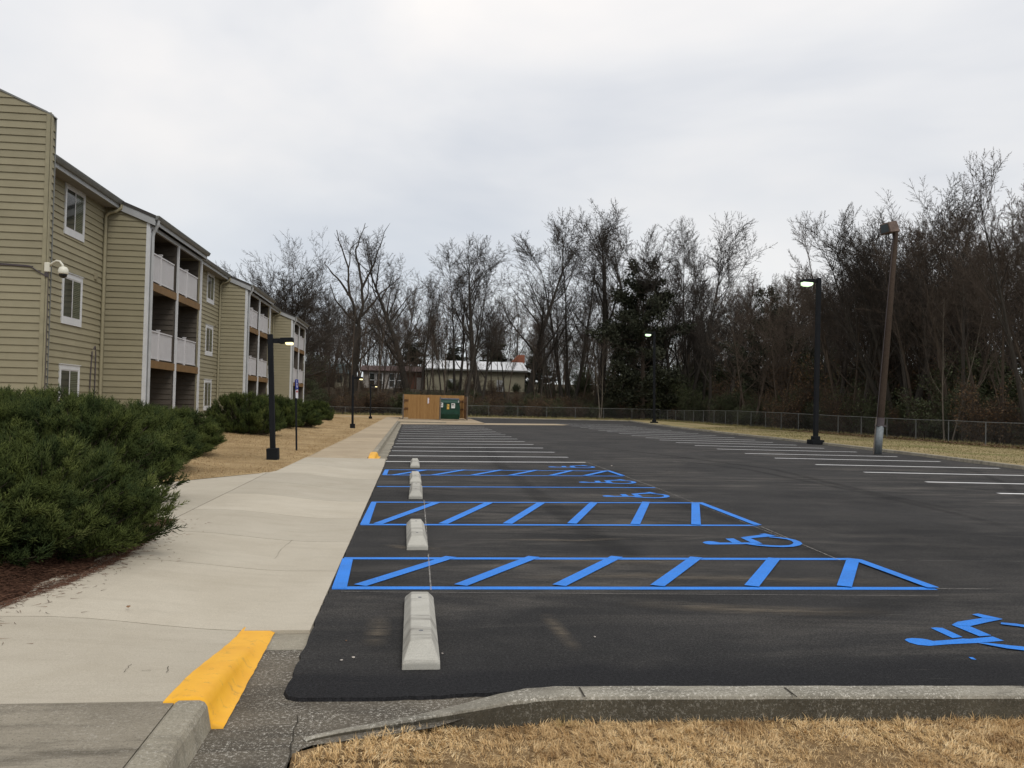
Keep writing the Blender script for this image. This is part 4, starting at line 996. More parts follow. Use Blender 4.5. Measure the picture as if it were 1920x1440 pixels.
for (px_, py_, hh) in ((-.84, 76.1, 2.2), (2.36, 75.06, 2.05), (4.78, 76.4, 2.12)):
    MB().box(px_ - 2.05, px_ - 1.95, py_ - 78.05, py_ - 77.95, 0, hh).build('post', 'grey_wood', en)
sgn = MB().box(-.74, -.34, -2.60, -2.58, 1.40, 1.92).build('notice', 'sign_white', en); sgn.rotation_euler = (0, 0, 0)
sgn.location = (0, .02, 0)
MB().box(-.69, -.39, -2.606, -2.601, 1.86, 1.90).box(-.68, -.48, -2.606, -2.601, 1.43, 1.48).box(-.64, -.44, -2.606, -2.601, 1.68, 1.74).box(-.64, -.42, -2.606, -2.601, 1.58, 1.62).build('lettering', 'sign_red', sgn)
du = empty('dumpster', (3.12, 76.2, zb), label='green metal dumpster with white and yellow stickers in front of the enclosure', cat='dumpster')
MB().prism([(-.85, .10), (-1.0, .5), (-1.0, 1.55), (-.6, 1.80), (.8, 1.80), (.8, .10)], 'x', -.93, .93).build('body', 'dumpster_green', du, bevel=.02)
for z_ in (.55, 1.0, 1.45): MB().box(-.95, .95, -1.03, -.99, z_, z_ + .06).build('rib', 'dumpster_green', du)
MB().box(-.96, -.90, -1.04, -.6, .3, 1.3).build('side_pocket', 'dumpster_green', du); MB().box(.90, .96, -1.04, -.6, .3, 1.3).build('side_pocket', 'dumpster_green', du)
MB().prism([(-.66, 1.80), (-.64, 1.85), (.2, 1.92), (.82, 1.86), (.82, 1.80)], 'x', -.90, -.01).build('lid', 'dumpster_lid', du)
MB().prism([(-.66, 1.80), (-.64, 1.85), (.2, 1.92), (.82, 1.86), (.82, 1.80)], 'x', .01, .90).build('lid', 'dumpster_lid', du)
for (a_, b_, c_, d_, mt) in ((-.86, -.52, 1.12, 1.52, 'sticker_white'), (.20, .52, 1.06, 1.48, 'sticker_white'), (-.18, .02, .96, 1.40, 'sticker_yellow'), (.76, .84, 1.56, 1.72, 'sticker_white')):
    st_ = MB().box(a_, b_, -1.045, -1.035, c_, d_).build('sticker', mt, du)
    MB().box(a_ + .04, b_ - .1, -1.05, -1.046, d_ - .13, d_ - .05).box(a_ + .04, b_ - .05, -1.05, -1.046, d_ - .24, d_ - .2).build('print', 'cable_dark', st_)

# ================================================================== buildings beyond the fence
def gzs(x, y): return float(gz(x, y))
bA = empty('school_building', (-4.5, 138, 2.4), label='pale building with paired white windows and a dark red roof behind the trees', cat='building')
MB().box(-3.3, 3.3, -2, 8, -.5, 3.9).build('wall', 'wall_pinkish', bA)
MB().prism([(-2.6, 3.9), (-2.4, 4.02), (3, 4.9), (8.6, 3.9)], 'x', -3.8, 9.6).build('roof', 'roof_red', bA)
for x_ in (-1.9, -.75, 1.15, 2.3):
    f_ = MB().box(x_ - .5, x_ + .5, -2.08, -2.0, 1.3, 3.6).build('window', 'white_trim', bA)
    MB().box(x_ - .38, x_ + .38, -2.10, -2.081, 1.45, 2.4).build('pane', 'window_glass', f_); MB().box(x_ - .38, x_ + .38, -2.10, -2.081, 2.5, 3.45).build('pane', 'window_glass', f_)
MB().box(3.3, 9.4, -1.6, 8, -.5, 3.8).build('brick_wing', 'brick', bA)
MB().box(5.0, 5.9, -1.68, -1.6, 0, 3.0).build('door', 'wall_pinkish', bA); MB().box(7.2, 8.2, -1.68, -1.6, 1.3, 3.2).build('window', 'white_trim', bA)
for x_, hh in ((-3.0, .9), (-1.5, .9), (4.6, .7), (6.3, .7)): MB().box(x_, x_ + 1.1, -4, -3, -.3, hh).build('parapet', 'wall_pinkish', bA)
tr = MB().prism([(-.6, 0), (.6, 0), (.7, 1.5), (-.7, 1.5)], 'y', 0, .9).build('blue_bin', 'blue_tarp'); tr.location = (3.0, 133, 2.9); tag(tr, 'blue bin standing before the brick wing behind the trees', 'bin')
bB = empty('warehouse', (9.4, 134, 3.0), label='long cream building with a white metal roof behind the row of bare trees', cat='building')
MB().box(-7.6, 7.6, -2, 12, -.5, 3.7).build('wall', 'wall_cream', bB)
MB().prism([(-2.6, 3.62), (-2.6, 3.75), (4, 5.3), (12.6, 3.7), (12.6, 3.6)], 'x', -8.0, 8.0).build('roof', 'metal_roof', bB)
MB().box(-8.0, 8.0, -2.66, -2.58, 3.5, 3.74).build('gutter', 'gutter_metal', bB)
for x_ in (-4, 3.3): MB().box(x_, x_ + 1.0, -2.06, -2.0, 0, 2.2).build('door', 'fascia_grey', bB)
for k in range(10): MB().box(-7.2 + k * 1.55, -7.1 + k * 1.55, -2.05, -2.0, -.5, 3.5).build('wall_rib', 'wall_cream', bB)
cr = empty('steel_frame', (16.9, 141, 3.3), label='rust red steel hopper rising behind the white metal roof', cat='hopper')
MB().prism([(-1.0, 5.2), (.2, 6.4), (1.2, 6.4), (1.2, 5.2), (.6, 4.4), (-.4, 4.7)], 'y', 0, 1.6).build('hopper', 'steel_red', cr)
MB().tube([(.3, .5, 0), (.3, .5, 4.8)], .3, 8).build('leg', 'steel_red', cr)
for q in ((-1.9, -1.0), (-1.2, -1.0)): MB().tube([(q[0] - .4, 0, 3), (-1.3, .3, 6.6)], .05, 5).build('ladder_rail', 'metal_roof', cr)
hC = empty('distant_house', (-16.5, 172, 4.5), label='distant house with a dull teal roof high behind the trees', cat='house')
MB().box(-4, 4, 0, 6, -2, 2.4).build('wall', 'wall_cream', hC); MB().prism([(-.5, 2.3), (3, 4.3), (6.5, 2.3)], 'x', -4.5, 4.5).build('roof', 'roof_teal', hC)
for x_ in (-2.4, 1.6): MB().box(x_, x_ + 1.1, -.06, 0, .5, 1.9).build('window', 'window_glass', hC)
sn = empty('roadside_sign', (16.7, 119, 3.2), label='small pale yellow board on posts beyond the fence, right of the cream building', cat='sign')
MB().box(-.55, .55, 0, .06, .5, 1.2).build('board', 'wall_cream', sn); MB().box(-.5, -.42, .06, .12, -.3, .9).build('post', 'grey_wood', sn); MB().box(.42, .5, .06, .12, -.3, .9).build('post', 'grey_wood', sn)

# ================================================================== vegetation
def norm3(a):
    l = math.sqrt(a[0] * a[0] + a[1] * a[1] + a[2] * a[2]) or 1; return (a[0] / l, a[1] / l, a[2] / l)
def side_dir(rd, d, ang):
    """a direction leaving d at the given angle"""
    a = norm3((rd.gauss(0, 1), rd.gauss(0, 1), rd.gauss(0, 1)))
    k = a[0] * d[0] + a[1] * d[1] + a[2] * d[2]
    s = norm3((a[0] - k * d[0], a[1] - k * d[1], a[2] - k * d[2])); c, q = math.cos(ang), math.sin(ang)
    return (d[0] * c + s[0] * q, d[1] * c + s[1] * q, d[2] * c + s[2] * q)
def grow(seed, spec, height=1.0):
    """spec: list per level of dicts. returns segments (p0, p1, r0, r1, level)"""
    rd = random.Random(seed); segs = []; stack = []
    for st in spec['stems']: stack.append((st[0], norm3(st[1]), st[2], st[3], 0))
    LV = spec['levels']
    while stack:
        p, d, L, r, lv = stack.pop(); s = LV[lv]; n = s['n']; step = L / n
        last = lv == len(LV) - 1
        kids = s.get('kids', 0); start = s.get('start', .3)
        for i in range(n):
            w_ = s['wander']; d = norm3((d[0] + rd.gauss(0, w_), d[1] + rd.gauss(0, w_), d[2] + rd.gauss(0, w_) * .6 + s['up'] / n))
            q = (p[0] + d[0] * step, p[1] + d[1] * step, p[2] + d[2] * step)
            t0 = i / n; t1 = (i + 1) / n; tp = s.get('taper', .8)
            ra = r * (1 - tp * t0); rb = r * (1 - tp * t1)
            segs.append((p, q, ra, rb, lv))
            if not last and t1 > start:
                k = kids / (n * (1 - start)); k = int(k) + (rd.random() < k - int(k))
                for _ in range(k):
                    t = rd.random(); b = (p[0] + (q[0] - p[0]) * t, p[1] + (q[1] - p[1]) * t, p[2] + (q[2] - p[2]) * t)
                    ang = R(rd.uniform(*s['ang'])); nd = side_dir(rd, d, ang)
                    if nd[2] < s.get('minz', -.3): nd = norm3((nd[0], nd[1], abs(nd[2]) * .5))
                    shape = s.get('shape', lambda t: 1 - .55 * t)
                    stack.append((b, nd, L * s['ratio'] * shape(t0 + t / n) * rd.uniform(.7, 1.2), max(spec['rmin'], min(ra * s['rr'], ra * .8)), lv + 1))
            p = q
        if not last and s.get('tip', 2):
            for _ in range(s.get('tip', 2)):
                stack.append((p, side_dir(rd, d, R(rd.uniform(10, 32))), L * s['ratio'] * s.get('tipl', .6), max(spec['rmin'], r * (1 - s.get('taper', .8)) * .9), lv + 1))
    return segs
def seg_mesh(name, segs, mat, parent=None, sides=None, minr=0.0, tone=None, tips=False):
    if not segs: return None
    P0 = np.array([s[0] for s in segs]); P1 = np.array([s[1] for s in segs]); r0 = np.array([s[2] for s in segs]); r1 = np.array([s[3] for s in segs])
    r0 = np.maximum(r0, minr); r1 = np.maximum(r1, minr * .5)
    n = sides; d = P1 - P0; L = np.linalg.norm(d, axis=1, keepdims=True); L[L == 0] = 1; d = d / L
    ref = np.where(np.abs(d[:, 2:3]) < .9, np.array([[0, 0, 1.0]]), np.array([[1.0, 0, 0]]))
    a = np.cross(d, ref); a /= np.linalg.norm(a, axis=1, keepdims=True); b = np.cross(d, a)
    an = np.arange(n) * 2 * math.pi / n; ca, sa = np.cos(an), np.sin(an)
    ring = a[:, None, :] * ca[None, :, None] + b[:, None, :] * sa[None, :, None]
    V0 = P0[:, None, :] + ring * r0[:, None, None]; V1 = P1[:, None, :] + ring * r1[:, None, None]
    V = np.concatenate([V0, V1], 1).reshape(-1, 3)
    base = (np.arange(len(segs)) * 2 * n)[:, None, None]; k = np.arange(n)
    if tips:      # finest twigs run out to a point
        V = np.concatenate([V0, P1[:, None, :]], 1).reshape(-1, 3)
        base = (np.arange(len(segs)) * (n + 1))[:, None, None]
        q = np.stack([k, (k + 1) % n, np.full(n, n)], -1)[None]
        return big_mesh(name, V, (base + q).reshape(-1), 3, mat, parent)
    q = np.stack([k, (k + 1) % n, n + (k + 1) % n, n + k], -1)[None]
    return big_mesh(name, V, (base + q).reshape(-1), 4, mat, parent, smooth=n > 3)
def seg_data(objname, segs, mat, sides, minr=0):
    o = seg_mesh(objname, segs, mat, None, sides, minr); return o

def make_tree(spec, seed, trunk_mat, twig_mat, extra=None, split=2, minr=.008):
    root = empty('bare_tree')
    segs = grow(seed, spec)
    tr = [s for s in segs if s[4] < 1]; mid = [s for s in segs if 1 <= s[4] < split]; fine = [s for s in segs if s[4] >= split]
    o = seg_mesh('trunk', tr, trunk_mat, root, 9)
    c = seg_mesh('crown', mid, trunk_mat, root, 5, minr * 1.3)
    top_lv = len(spec['levels']) - 1
    f = seg_mesh('twigs', [s for s in fine if s[4] < top_lv], twig_mat, c, 3, minr); f['kind'] = 'stuff'
    f = seg_mesh('twig_tips', [s for s in fine if s[4] == top_lv], twig_mat, c, 3, minr * .9, tips=True); f['kind'] = 'stuff'
    root['h'] = max(s[1][2] for s in segs)
    return root
def stems(n, L, r, spread=0, off=0.0, rd=random.Random(3)):
    out = []
    for k in range(n):
        a = rd.uniform(0, 6.28); q = spread * rd.uniform(.5, 1) if n > 1 else spread
        out.append(((off * math.cos(a), off * math.sin(a), -.3), (math.cos(a) * q, math.sin(a) * q, 1), L * rd.uniform(.85, 1.05) if n > 1 else L, r * (rd.uniform(.6, 1) if n > 1 else 1)))
    return out
lev = lambda n, wander, up, kids=0, start=.3, ang=(25, 50), ratio=.5, rr=.5, taper=.8, **k: dict(n=n, wander=wander, up=up, kids=kids, start=start, ang=ang, ratio=ratio, rr=rr, taper=taper, **k)
protos = {}
# wide oak: low fork, arching limbs
protos['oak'] = make_tree(dict(rmin=.012, stems=stems(1, 12.5, .62), levels=[
    lev(12, .03, .3, 36, .32, (35, 85), .44, .42, .86, shape=lambda t: .75 + .75 * math.sin(math.pi * min(1, max(0, (t - .25)) / .8)), tip=4, tipl=.55, minz=-.05),
    lev(7, .11, .40, 8, .25, (25, 55), .52, .5, .85, tip=3, tipl=.8), lev(5, .13, .15, 7, .12, (26, 58), .46, .55, .8, tip=2),
    lev(3, .15, .08, 5, .1, (28, 60), .55, .8, .7, tip=2), lev(1, .15, .05)]), 11, 'bark_grey', 'twig_grey', minr=.013)
# dead snag with stubby limbs
def snag():
    root = empty('dead_tree')
    segs = []
    rd = random.Random(5)
    def limb(pts, r0, r1):
        for i in range(len(pts) - 1):
            a_, b_ = pts[i], pts[i + 1]; m = 3
            for j in range(m):
                t0, t1 = j / m, (j + 1) / m
                f_ = lambda t: tuple(a_[k] + (b_[k] - a_[k]) * t for k in range(3))
                T0 = (i + t0) / (len(pts) - 1); T1 = (i + t1) / (len(pts) - 1)
                p_ = f_(t0); q_ = f_(t1); jit = .10
                if not hasattr(limb, 'last') or j == 0 and i == 0: limb.last = p_
                q2 = (q_[0] + rd.uniform(-jit, jit), q_[1] + rd.uniform(-jit, jit), q_[2]) if not (i == len(pts) - 2 and j == m - 1) else q_
                segs.append((limb.last, q2, r0 + (r1 - r0) * T0, r0 + (r1 - r0) * T1, 1)); limb.last = q2
                if r0 < .35 and rd.random() < .35:
                    dd = side_dir(rd, norm3(tuple(q_[k] - p_[k] for k in range(3))), R(40)); l_ = rd.uniform(.4, 1.6)
                    segs.append((q2, tuple(q2[k] + dd[k] * l_ for k in range(3)), .05, .015, 2))
    # outline in metres: x across, z up (read from the photo, 15.4 px per metre)
    T = lambda x, z, y=0: ((x) * .065, y, z * .065)
    tr = []
    limb([T(-2, -40), T(0, 60), T(4, 110), T(8, 170)], .55, .42); tr = list(segs); segs.clear()
    limb([T(8, 170), T(14, 215, .5), T(12, 260, .6), T(4, 300, .4), T(-2, 330), T(6, 350), T(16, 385)], .26, .04)
    limb([T(8, 170), T(-2, 210, -.5), T(-12, 240, -.6), T(-16, 290, -.7), T(-30, 330, -1), T(-40, 365, -1)], .24, .05)
    limb([T(-6, 225, -.5), T(-30, 260, -1.5), T(-50, 280, -2), T(-62, 296, -2.2)], .16, .04)
    limb([T(12, 250, .6), T(30, 290, 1.5), T(44, 340, 2), T(54, 375, 2.2)], .17, .04)
    limb([T(10, 190), T(30, 215, 1), T(50, 245, 1.8), T(80, 270, 2.2), T(90, 285, 2.3)], .18, .04)
    limb([T(8, 175), T(-20, 200, -1), T(-40, 225, -1.3), T(-50, 255, -1.2)], .17, .05)
    limb([T(14, 215, .5), T(26, 240, .6), T(22, 285, .7), T(36, 300, .7)], .12, .04)
    limb([T(4, 90), T(28, 125, 1.5), T(50, 150, 2), T(78, 172, 2.6)], .16, .03)
    limb([T(2, 80), T(-20, 105, -1), T(-28, 125, -1.1)], .14, .05)
    limb([T(12, 150), T(34, 165, .6), T(46, 175, .5)], .12, .04)
    limb([T(-14, 290, -.7), T(-10, 330, -.8), T(4, 345, -.9)], .09, .03)
    seg_mesh('trunk', tr, 'bark_grey', root, 9); seg_mesh('limbs', segs, 'bark_grey', root, 6)
    return root
def vase(seed, n=1, trunk=16, limb=.5, ang=(22, 48), minr=.0085, start=.35, r=.38, spread=.16, kids=12, mats=('bark_grey', 'twig_grey'), up=.38, sub=8, tw=6):
    return make_tree(dict(rmin=.010, stems=stems(n, trunk, r, spread, .35 if n > 1 else 0, random.Random(seed)), levels=[
        lev(10, .025, .35, kids, start, ang, limb, .46, .86, shape=lambda t: 1.12 - .72 * t, tip=4, tipl=.42, minz=.15),
        lev(8, .07, up, sub, .25, (22, 50), .48, .5, .85, tip=2, tipl=.7), lev(5, .11, .12, tw, .12, (26, 58), .50, .55, .8, tip=2, tipl=.8),
        lev(3, .14, .05, 5, .05, (28, 62), .55, .8, .7, tip=2), lev(1, .12, .03)]), seed, *mats, minr=minr)
protos['vase1'] = vase(21, 1, 16, .56, kids=15)
protos['vase2'] = vase(22, 1, 16, .50, (18, 40), start=.42, up=.3, kids=15)
protos['vase3'] = vase(23, 3, 15, .50, (18, 42), spread=.22, r=.22, kids=8)
protos['broom'] = vase(24, 4, 12, .62, (20, 44), spread=.50, start=.30, r=.24, kids=7, sub=7)
protos['slim'] = vase(25, 1, 15, .40, (20, 50), start=.4, r=.17, kids=9, mats=('bark_brown', 'twig_brown'), sub=6, tw=5)
protos['slim2'] = vase(28, 1, 15, .45, (18, 46), start=.45, r=.19, kids=8, mats=('bark_grey', 'twig_brown'), sub=6, tw=5)
protos['thick'] = vase(26, 2, 12, .50, (25, 58), start=.22, r=.18, spread=.22, kids=9, mats=('bark_brown', 'twig_brown'), sub=7, tw=5)
protos['pale'] = vase(27, 2, 13, .38, (20, 45), start=.3, r=.13, spread=.2, kids=7, mats=('bark_pale', 'twig_brown'), sub=5, tw=4)
def leaf_cloud(name, centres, rad, n, size, mat, parent, flat_=.7, seed=1, tri=False):
    """small leaf faces scattered through clumps"""
    g = np.random.default_rng(seed); C = np.array(centres); idx = g.integers(0, len(C), n)
    rr = np.array(rad)[idx] if np.ndim(rad) else np.full(n, rad)
    v = g.normal(size=(n, 3)); v /= np.linalg.norm(v, axis=1, keepdims=True); rad_ = rr * g.random(n) ** .45
    P = C[idx] + v * rad_[:, None] * np.array([1, 1, flat_])
    a = g.normal(size=(n, 3)); a /= np.linalg.norm(a, axis=1, keepdims=True)
    b = np.cross(a, g.normal(size=(n, 3))); b /= np.linalg.norm(b, axis=1, keepdims=True)
    s = size * g.uniform(.6, 1.4, n)[:, None]
    V = np.stack([P - a * s, P + b * s * .45, P + a * s, P - b * s * .45], 1).reshape(-1, 3)
    tone = np.repeat(np.clip(g.normal(.45, .22, n), 0, 1), 4)
    o = big_mesh(name, V, np.arange(n * 4), 4, mat, parent, tone=tone); return o
def evergreen(seed, H, W, n, size, mat='pine_needles', conic=False):
    root = empty('evergreen_tree'); rd = random.Random(seed); root['h'] = H * 1.2
    segs = grow(seed, dict(rmin=.03, stems=stems(1, H * .95, H * .022), levels=[lev(8, .03, .1, 46, .12, (55, 95), .38 * W, .35, .8, shape=(lambda t: 1.15 - 1.0 * t) if conic else (lambda t: .45 + 1.1 * t if t < .55 else 1.6 - 1.25 * t), minz=-.1), lev(4, .12, .25, 5, .3, (30, 60), .45, .6, .8), lev(3, .15, .2)]))
    seg_mesh('trunk', [s for s in segs if s[4] == 0], 'bark_brown', root, 8); c = seg_mesh('limbs', [s for s in segs if s[4] > 0], 'bark_brown', root, 4)
    cs = [s[1] for s in segs if s[4] == 2] + [s[1] for s in segs if s[4] == 1 and rd.random() < .6]
    rad = [rd.uniform(.35, .95) * H / 14 for _ in cs]
    leaf_cloud('foliage', cs, rad, n, size, mat, root, .6, seed)['kind'] = 'stuff'
    return root
protos['pine'] = evergreen(31, 15, 1.0, 26000, .17)
protos['cedar'] = evergreen(32, 9, .8, 15000, .13, conic=True)
# twiggy brush with a few dead leaves
def brush(seed, H, leafmat, nleaf, mats=('twig_brown', 'twig_brown'), n=14):
    root = empty('leafless_bush'); rd = random.Random(seed); st = []
    for k in range(n):
        a = rd.uniform(0, 6.28); q = rd.uniform(.05, .55); st.append(((math.cos(a) * rd.uniform(0, .9), math.sin(a) * rd.uniform(0, .9), -.2), (math.cos(a) * q, math.sin(a) * q, 1), H * rd.uniform(.6, 1.05), .035))
    segs = grow(seed, dict(rmin=.008, stems=st, levels=[lev(6, .10, .2, 9, .12, (25, 60), .5, .5, .8), lev(4, .16, .2, 6, .15, (30, 60), .5, .6, .8), lev(2, .2, .1)]))
    root['h'] = max(s[1][2] for s in segs)
    if leafmat == 'privet_leaves' and n == 16: root.name = 'evergreen_bush'
    seg_mesh('stems', [s for s in segs if s[4] == 0], mats[0], root, 4, .015)['kind'] = 'stuff'; c = seg_mesh('twigs', [s for s in segs if s[4] > 0], mats[1], root, 3, .009); c['kind'] = 'stuff'
    cs = [s[1] for s in segs if s[4] >= 1 and rd.random() < .3]
    leaf_cloud('leaves', cs, .28, nleaf, .06, leafmat, root, .9, seed)['kind'] = 'stuff'
    return root
protos['brush1'] = brush(41, 3.2, 'dead_leaves', 2600)
protos['brush2'] = brush(42, 2.6, 'privet_leaves', 4200)
protos['brush3'] = brush(43, 4.2, 'dead_leaves', 1800, n=18)
protos['privet'] = brush(44, 3.4, 'privet_leaves', 16000, n=16)
used = set(); HS = {k: v.get('h', 1) for k, v in protos.items()}
def plant(kind, x, y, s, sw=None, rz=None, label=None, cat='tree', group=None, name=None, z=None, rx=0, ry=0):
    src = protos[kind]
    if kind not in used: o = src; used.add(kind)
    else: o = copy_tree(src)
    hh = HS[kind]; sw = (s if sw is None else sw) / hh; s = s / hh
    o.location = (x, y, (gzs(x, y) if z is None else z)); o.rotation_euler = (rx, ry, random.uniform(0, 6.28) if rz is None else rz)
    o.scale = (sw, sw, s); tag(o, label, cat, group)
    if name: o.name = name
    if 'h' in o: del o['h']
    return o
def sightx(px, y):           # x on the ground plane of things seen in column px at depth y
    d = _f + _R * ((px - 960) / F); return d.x / d.y * y
# --- trees that can be told apart, left to right
plant('oak', sightx(545, 86), 86, 18.4, 19.5, 1.0, 'broad bare oak with a rounded crown rising behind the end of the apartment building')
plant('oak', sightx(478, 112), 112, 16.5, 15, 4.0, 'paler bare oak farther back, left of the broad one above the roof')
sn_ = snag(); sn_.location = (sightx(662, 105), 105, gzs(-7, 105)); sn_.scale = (.90, .90, .90)
tag(sn_, 'dead grey tree with stubby broken limbs, right of the broad oak', 'tree')
plant('vase1', sightx(772, 108), 108, 22.6, 29, 2.0, 'tall bare tree with a forked leaning crown, first to the right of the dead tree', ry=R(2.5))
plant('vase3', sightx(860, 113), 113, 22, 28, .3, 'slender bare many-stemmed tree in front of the left half of the white metal roof')
plant('vase2', sightx(903, 110), 110, 22.3, 27, 3.1, 'slender bare tree in front of the middle of the white metal roof')
plant('vase1', sightx(987, 107), 107, 23.2, 28, 4.4, 'upright bare tree with a thick dark trunk at the right end of the cream building')
plant('vase3', sightx(1068, 107), 107, 26.8, 33, 1.9, 'tallest bare tree of the central row, with several close upright stems')
plant('vase2', sightx(1122, 109), 109, 26.8, 33, 5.2, 'tall bare tree leaning against the tallest one, right of it')
plant('broom', sightx(1268, 102), 102, 24.9, 27, 2.7, 'bare tree with a wide fan-shaped crown behind the farther tall lamp')
plant('vase1', sightx(1200, 112), 112, 26.8, 30, .9, 'bare tree between the tallest tree and the fan-shaped one, rising above the pine')
plant('vase3', sightx(1310, 105), 105, 24.8, 30, 4.0, 'bare tree close right of the fan-shaped one, its crown merging with it')
plant('pine', sightx(1205, 99), 99, 19.4, 19, .5, 'dark green pine standing in front of the fan-shaped bare tree', name='pine_tree')
plant('pine', sightx(1452, 84), 84, 13.6, 13.5, 2.5, 'dark flat-topped pine among bare trees, left of the nearer tall lamp', name='pine_tree')
plant('cedar', sightx(930, 150), 150, 9.2, 22, .4, 'dark evergreen dome behind the right half of the white metal roof', name='evergreen_tree')
plant('cedar', sightx(1012, 138), 138, 7.5, 16, 1.4, 'dark evergreen right of the rust red hopper', name='evergreen_tree')
plant('cedar', sightx(860, 152), 152, 8.2, 22, 2.4, 'dark evergreen behind the left half of the white metal roof', name='evergreen_tree')
plant('cedar', sightx(775, 156), 156, 9.2, 24, 3.4, 'dark evergreen rising over the brick wing behind the trees', name='evergreen_tree')
plant('pale', sightx(1125, 98.5), 98.5, 9.5, 11, 1.0, 'pale forked sapling against the dark woods, right of the tallest tree', name='sapling')
plant('pale', 30.6, 46.5, 10, 9, 2.2, 'pale leaning tree behind the fence, right of the utility pole', name='sapling', ry=R(-5))
plant('pale', 31.0, 40.0, 12, 10, 4.0, 'pale thin tree behind the fence near the right edge of the view', name='sapling')
# --- scattered trees of the wood
def column(x, y, z=2.0):
    v = Vector((x, y, z - CAM_H)); return 960 + F * v.dot(_R) / v.dot(_f)
def where(x, y):
    c = column(x, y)
    for lim, txt in ((640, 'left of the second short lamp'), (760, 'between short lamps and enclosure'), (880, 'above the wooden enclosure'), (985, 'just right of the dumpster'), (1110, 'left of the pale sapling'),
                     (1226, 'just left of farther tall lamp'), (1370, 'right of the farther tall lamp'), (1529, 'just left of nearer tall lamp'), (1650, 'between nearer tall lamp and utility pole'), (1785, 'right of the utility pole')):
        if c < lim: return txt
    return 'at the right edge of view' if c < 1935 else 'just past the right edge'
LOOK = {'slim': 'slender brown', 'slim2': 'slender grey', 'thick': 'low-branching brown', 'vase2': 'tall grey', 'vase3': 'many-stemmed grey', 'broom': 'fan-shaped grey', 'vase1': 'tall forked', 'pale': 'pale thin', 'cedar': 'conical', 'pine': 'ragged',
        'brush1': 'russet', 'brush2': 'low green-flecked', 'brush3': 'tall russet', 'privet': 'leafy green'}
rw = random.Random(99)
def wood(n, kinds, region, smin, smax, label, group, mind=2.6, wide=1.0, existing=[]):
    pts = []
    tries = 0
    while len(pts) < n and tries < n * 60:
        tries += 1; x, y = region(rw)
        if all((x - a) ** 2 + (y - b) ** 2 > mind ** 2 for a, b in pts): pts.append((x, y))
    for (x, y) in pts:
        s = rw.uniform(smin, smax)
        if not -150 < column(x, y) < 2140: continue      # well outside the view: left out
        kd = rw.choice(kinds); plant(kd, x, y, s, s * rw.uniform(.75, 1.05) * wide, rw.uniform(0, 6.28), LOOK[kd] + ' ' + label + ', ' + where(x, y), 'tree', group, ry=R(rw.uniform(-4, 4)), rx=R(rw.uniform(-4, 4)))
RW = 'bare tree behind the long fence'; GW = 'bare trees of the right-hand wood'
wood(40, ['slim', 'thick', 'slim2', 'vase2'], lambda r: (r.uniform(31, 40), r.uniform(28, 66)), 12, 15.6, RW, GW, 2.2, 1.15)
wood(58, ['slim', 'thick', 'slim2', 'broom', 'vase2'], lambda r: (r.uniform(31.5, 58), r.uniform(52, 100)), 12.5, 17, RW, GW, 2.8, 1.15)
wood(44, ['slim', 'thick', 'slim2'], lambda r: (r.uniform(40, 80), r.uniform(30, 100)), 13, 18, RW, GW, 3, 1.2)
wood(38, ['slim', 'thick', 'vase3', 'slim2'], lambda r: (r.uniform(23, 64), r.uniform(103, 140)), 13, 18, 'bare tree beyond the far corner', 'bare trees beyond the far corner', 3, 1.1)
wood(36, ['slim', 'slim2', 'pale', 'thick'], lambda r: (r.uniform(-30, 24), r.uniform(99.5, 126)), 5, 11, 'low bare tree on the far bank', 'low bare trees on the far bank', 2.6, 1.0)
wood(16, ['slim', 'slim2'], lambda r: (r.uniform(-6, 27), r.uniform(104, 118)), 12, 18, 'bare tree in the central row', 'slender bare trees of the central row', 2.2, .9)
wood(15, ['slim', 'slim2', 'vase2'], lambda r: (r.uniform(-8, 18), r.uniform(99.3, 104)), 10, 17, 'bare tree just past the fence', 'slender bare trees just past the far fence', 1.8, .9)
wood(34, ['slim', 'thick', 'slim2'], lambda r: (r.uniform(-45, -9), r.uniform(105, 160)), 8, 12.5, 'bare tree behind the apartment end', 'bare trees behind the building end', 3, 1.3)
wood(58, ['thick', 'slim2', 'slim'], lambda r: (r.uniform(-50, 75), r.uniform(156, 215)), 11.5, 17, 'distant bare tree behind pale buildings', 'distant bare trees', 4, 1.6)
wood(36, ['thick', 'slim2', 'vase3'], lambda r: (r.uniform(-24, 54), r.uniform(142, 190)), 14, 19, 'taller distant bare tree', 'taller distant bare trees', 3.5, 1.5)
wood(6, ['cedar', 'pine'], lambda r: (r.uniform(42, 64), r.uniform(45, 125)), 7, 12, 'dark evergreen among bare trees', 'evergreens in the right-hand wood', 5)
def brushes(n, kinds, region, smin, smax, label, group):
    for _ in range(n):
        x, y = region(rw); s = rw.uniform(smin, smax)
        if not -150 < column(x, y) < 2140: continue
        kd = rw.choice(kinds); plant(kd, x, y, s, s * rw.uniform(.9, 1.3) * (1.25 if s < 3 else 1), rw.uniform(0, 6.28), LOOK[kd] + ' ' + label + ', ' + where(x, y), 'bush', group, name='evergreen_bush' if kd == 'privet' else None)
brushes(100, ['brush1', 'brush2', 'brush3', 'privet', 'privet'], lambda r: (r.uniform(30.6, 37), r.uniform(24, 97)), 1.6, 4.0, 'bush behind the long fence', 'undergrowth bushes along the long fence')
brushes(80, ['brush1', 'privet', 'privet'], lambda r: (r.uniform(36, 52), r.uniform(30, 110)), 4, 7.5, 'bush deep in the wood', 'tall bushes in the right-hand wood')
brushes(150, ['brush1', 'brush2', 'brush3', 'privet'], lambda r: (r.uniform(-25, 33), r.uniform(98.8, 107)), 1.8, 3.0, 'bush just beyond the far fence', 'bushes along the far fence')
brushes(60, ['brush1', 'brush3', 'privet'], lambda r: (r.uniform(-34, 34), r.uniform(107, 126)), 1.2, 2.3, 'bush high on the far bank', 'bushes higher on the far bank')
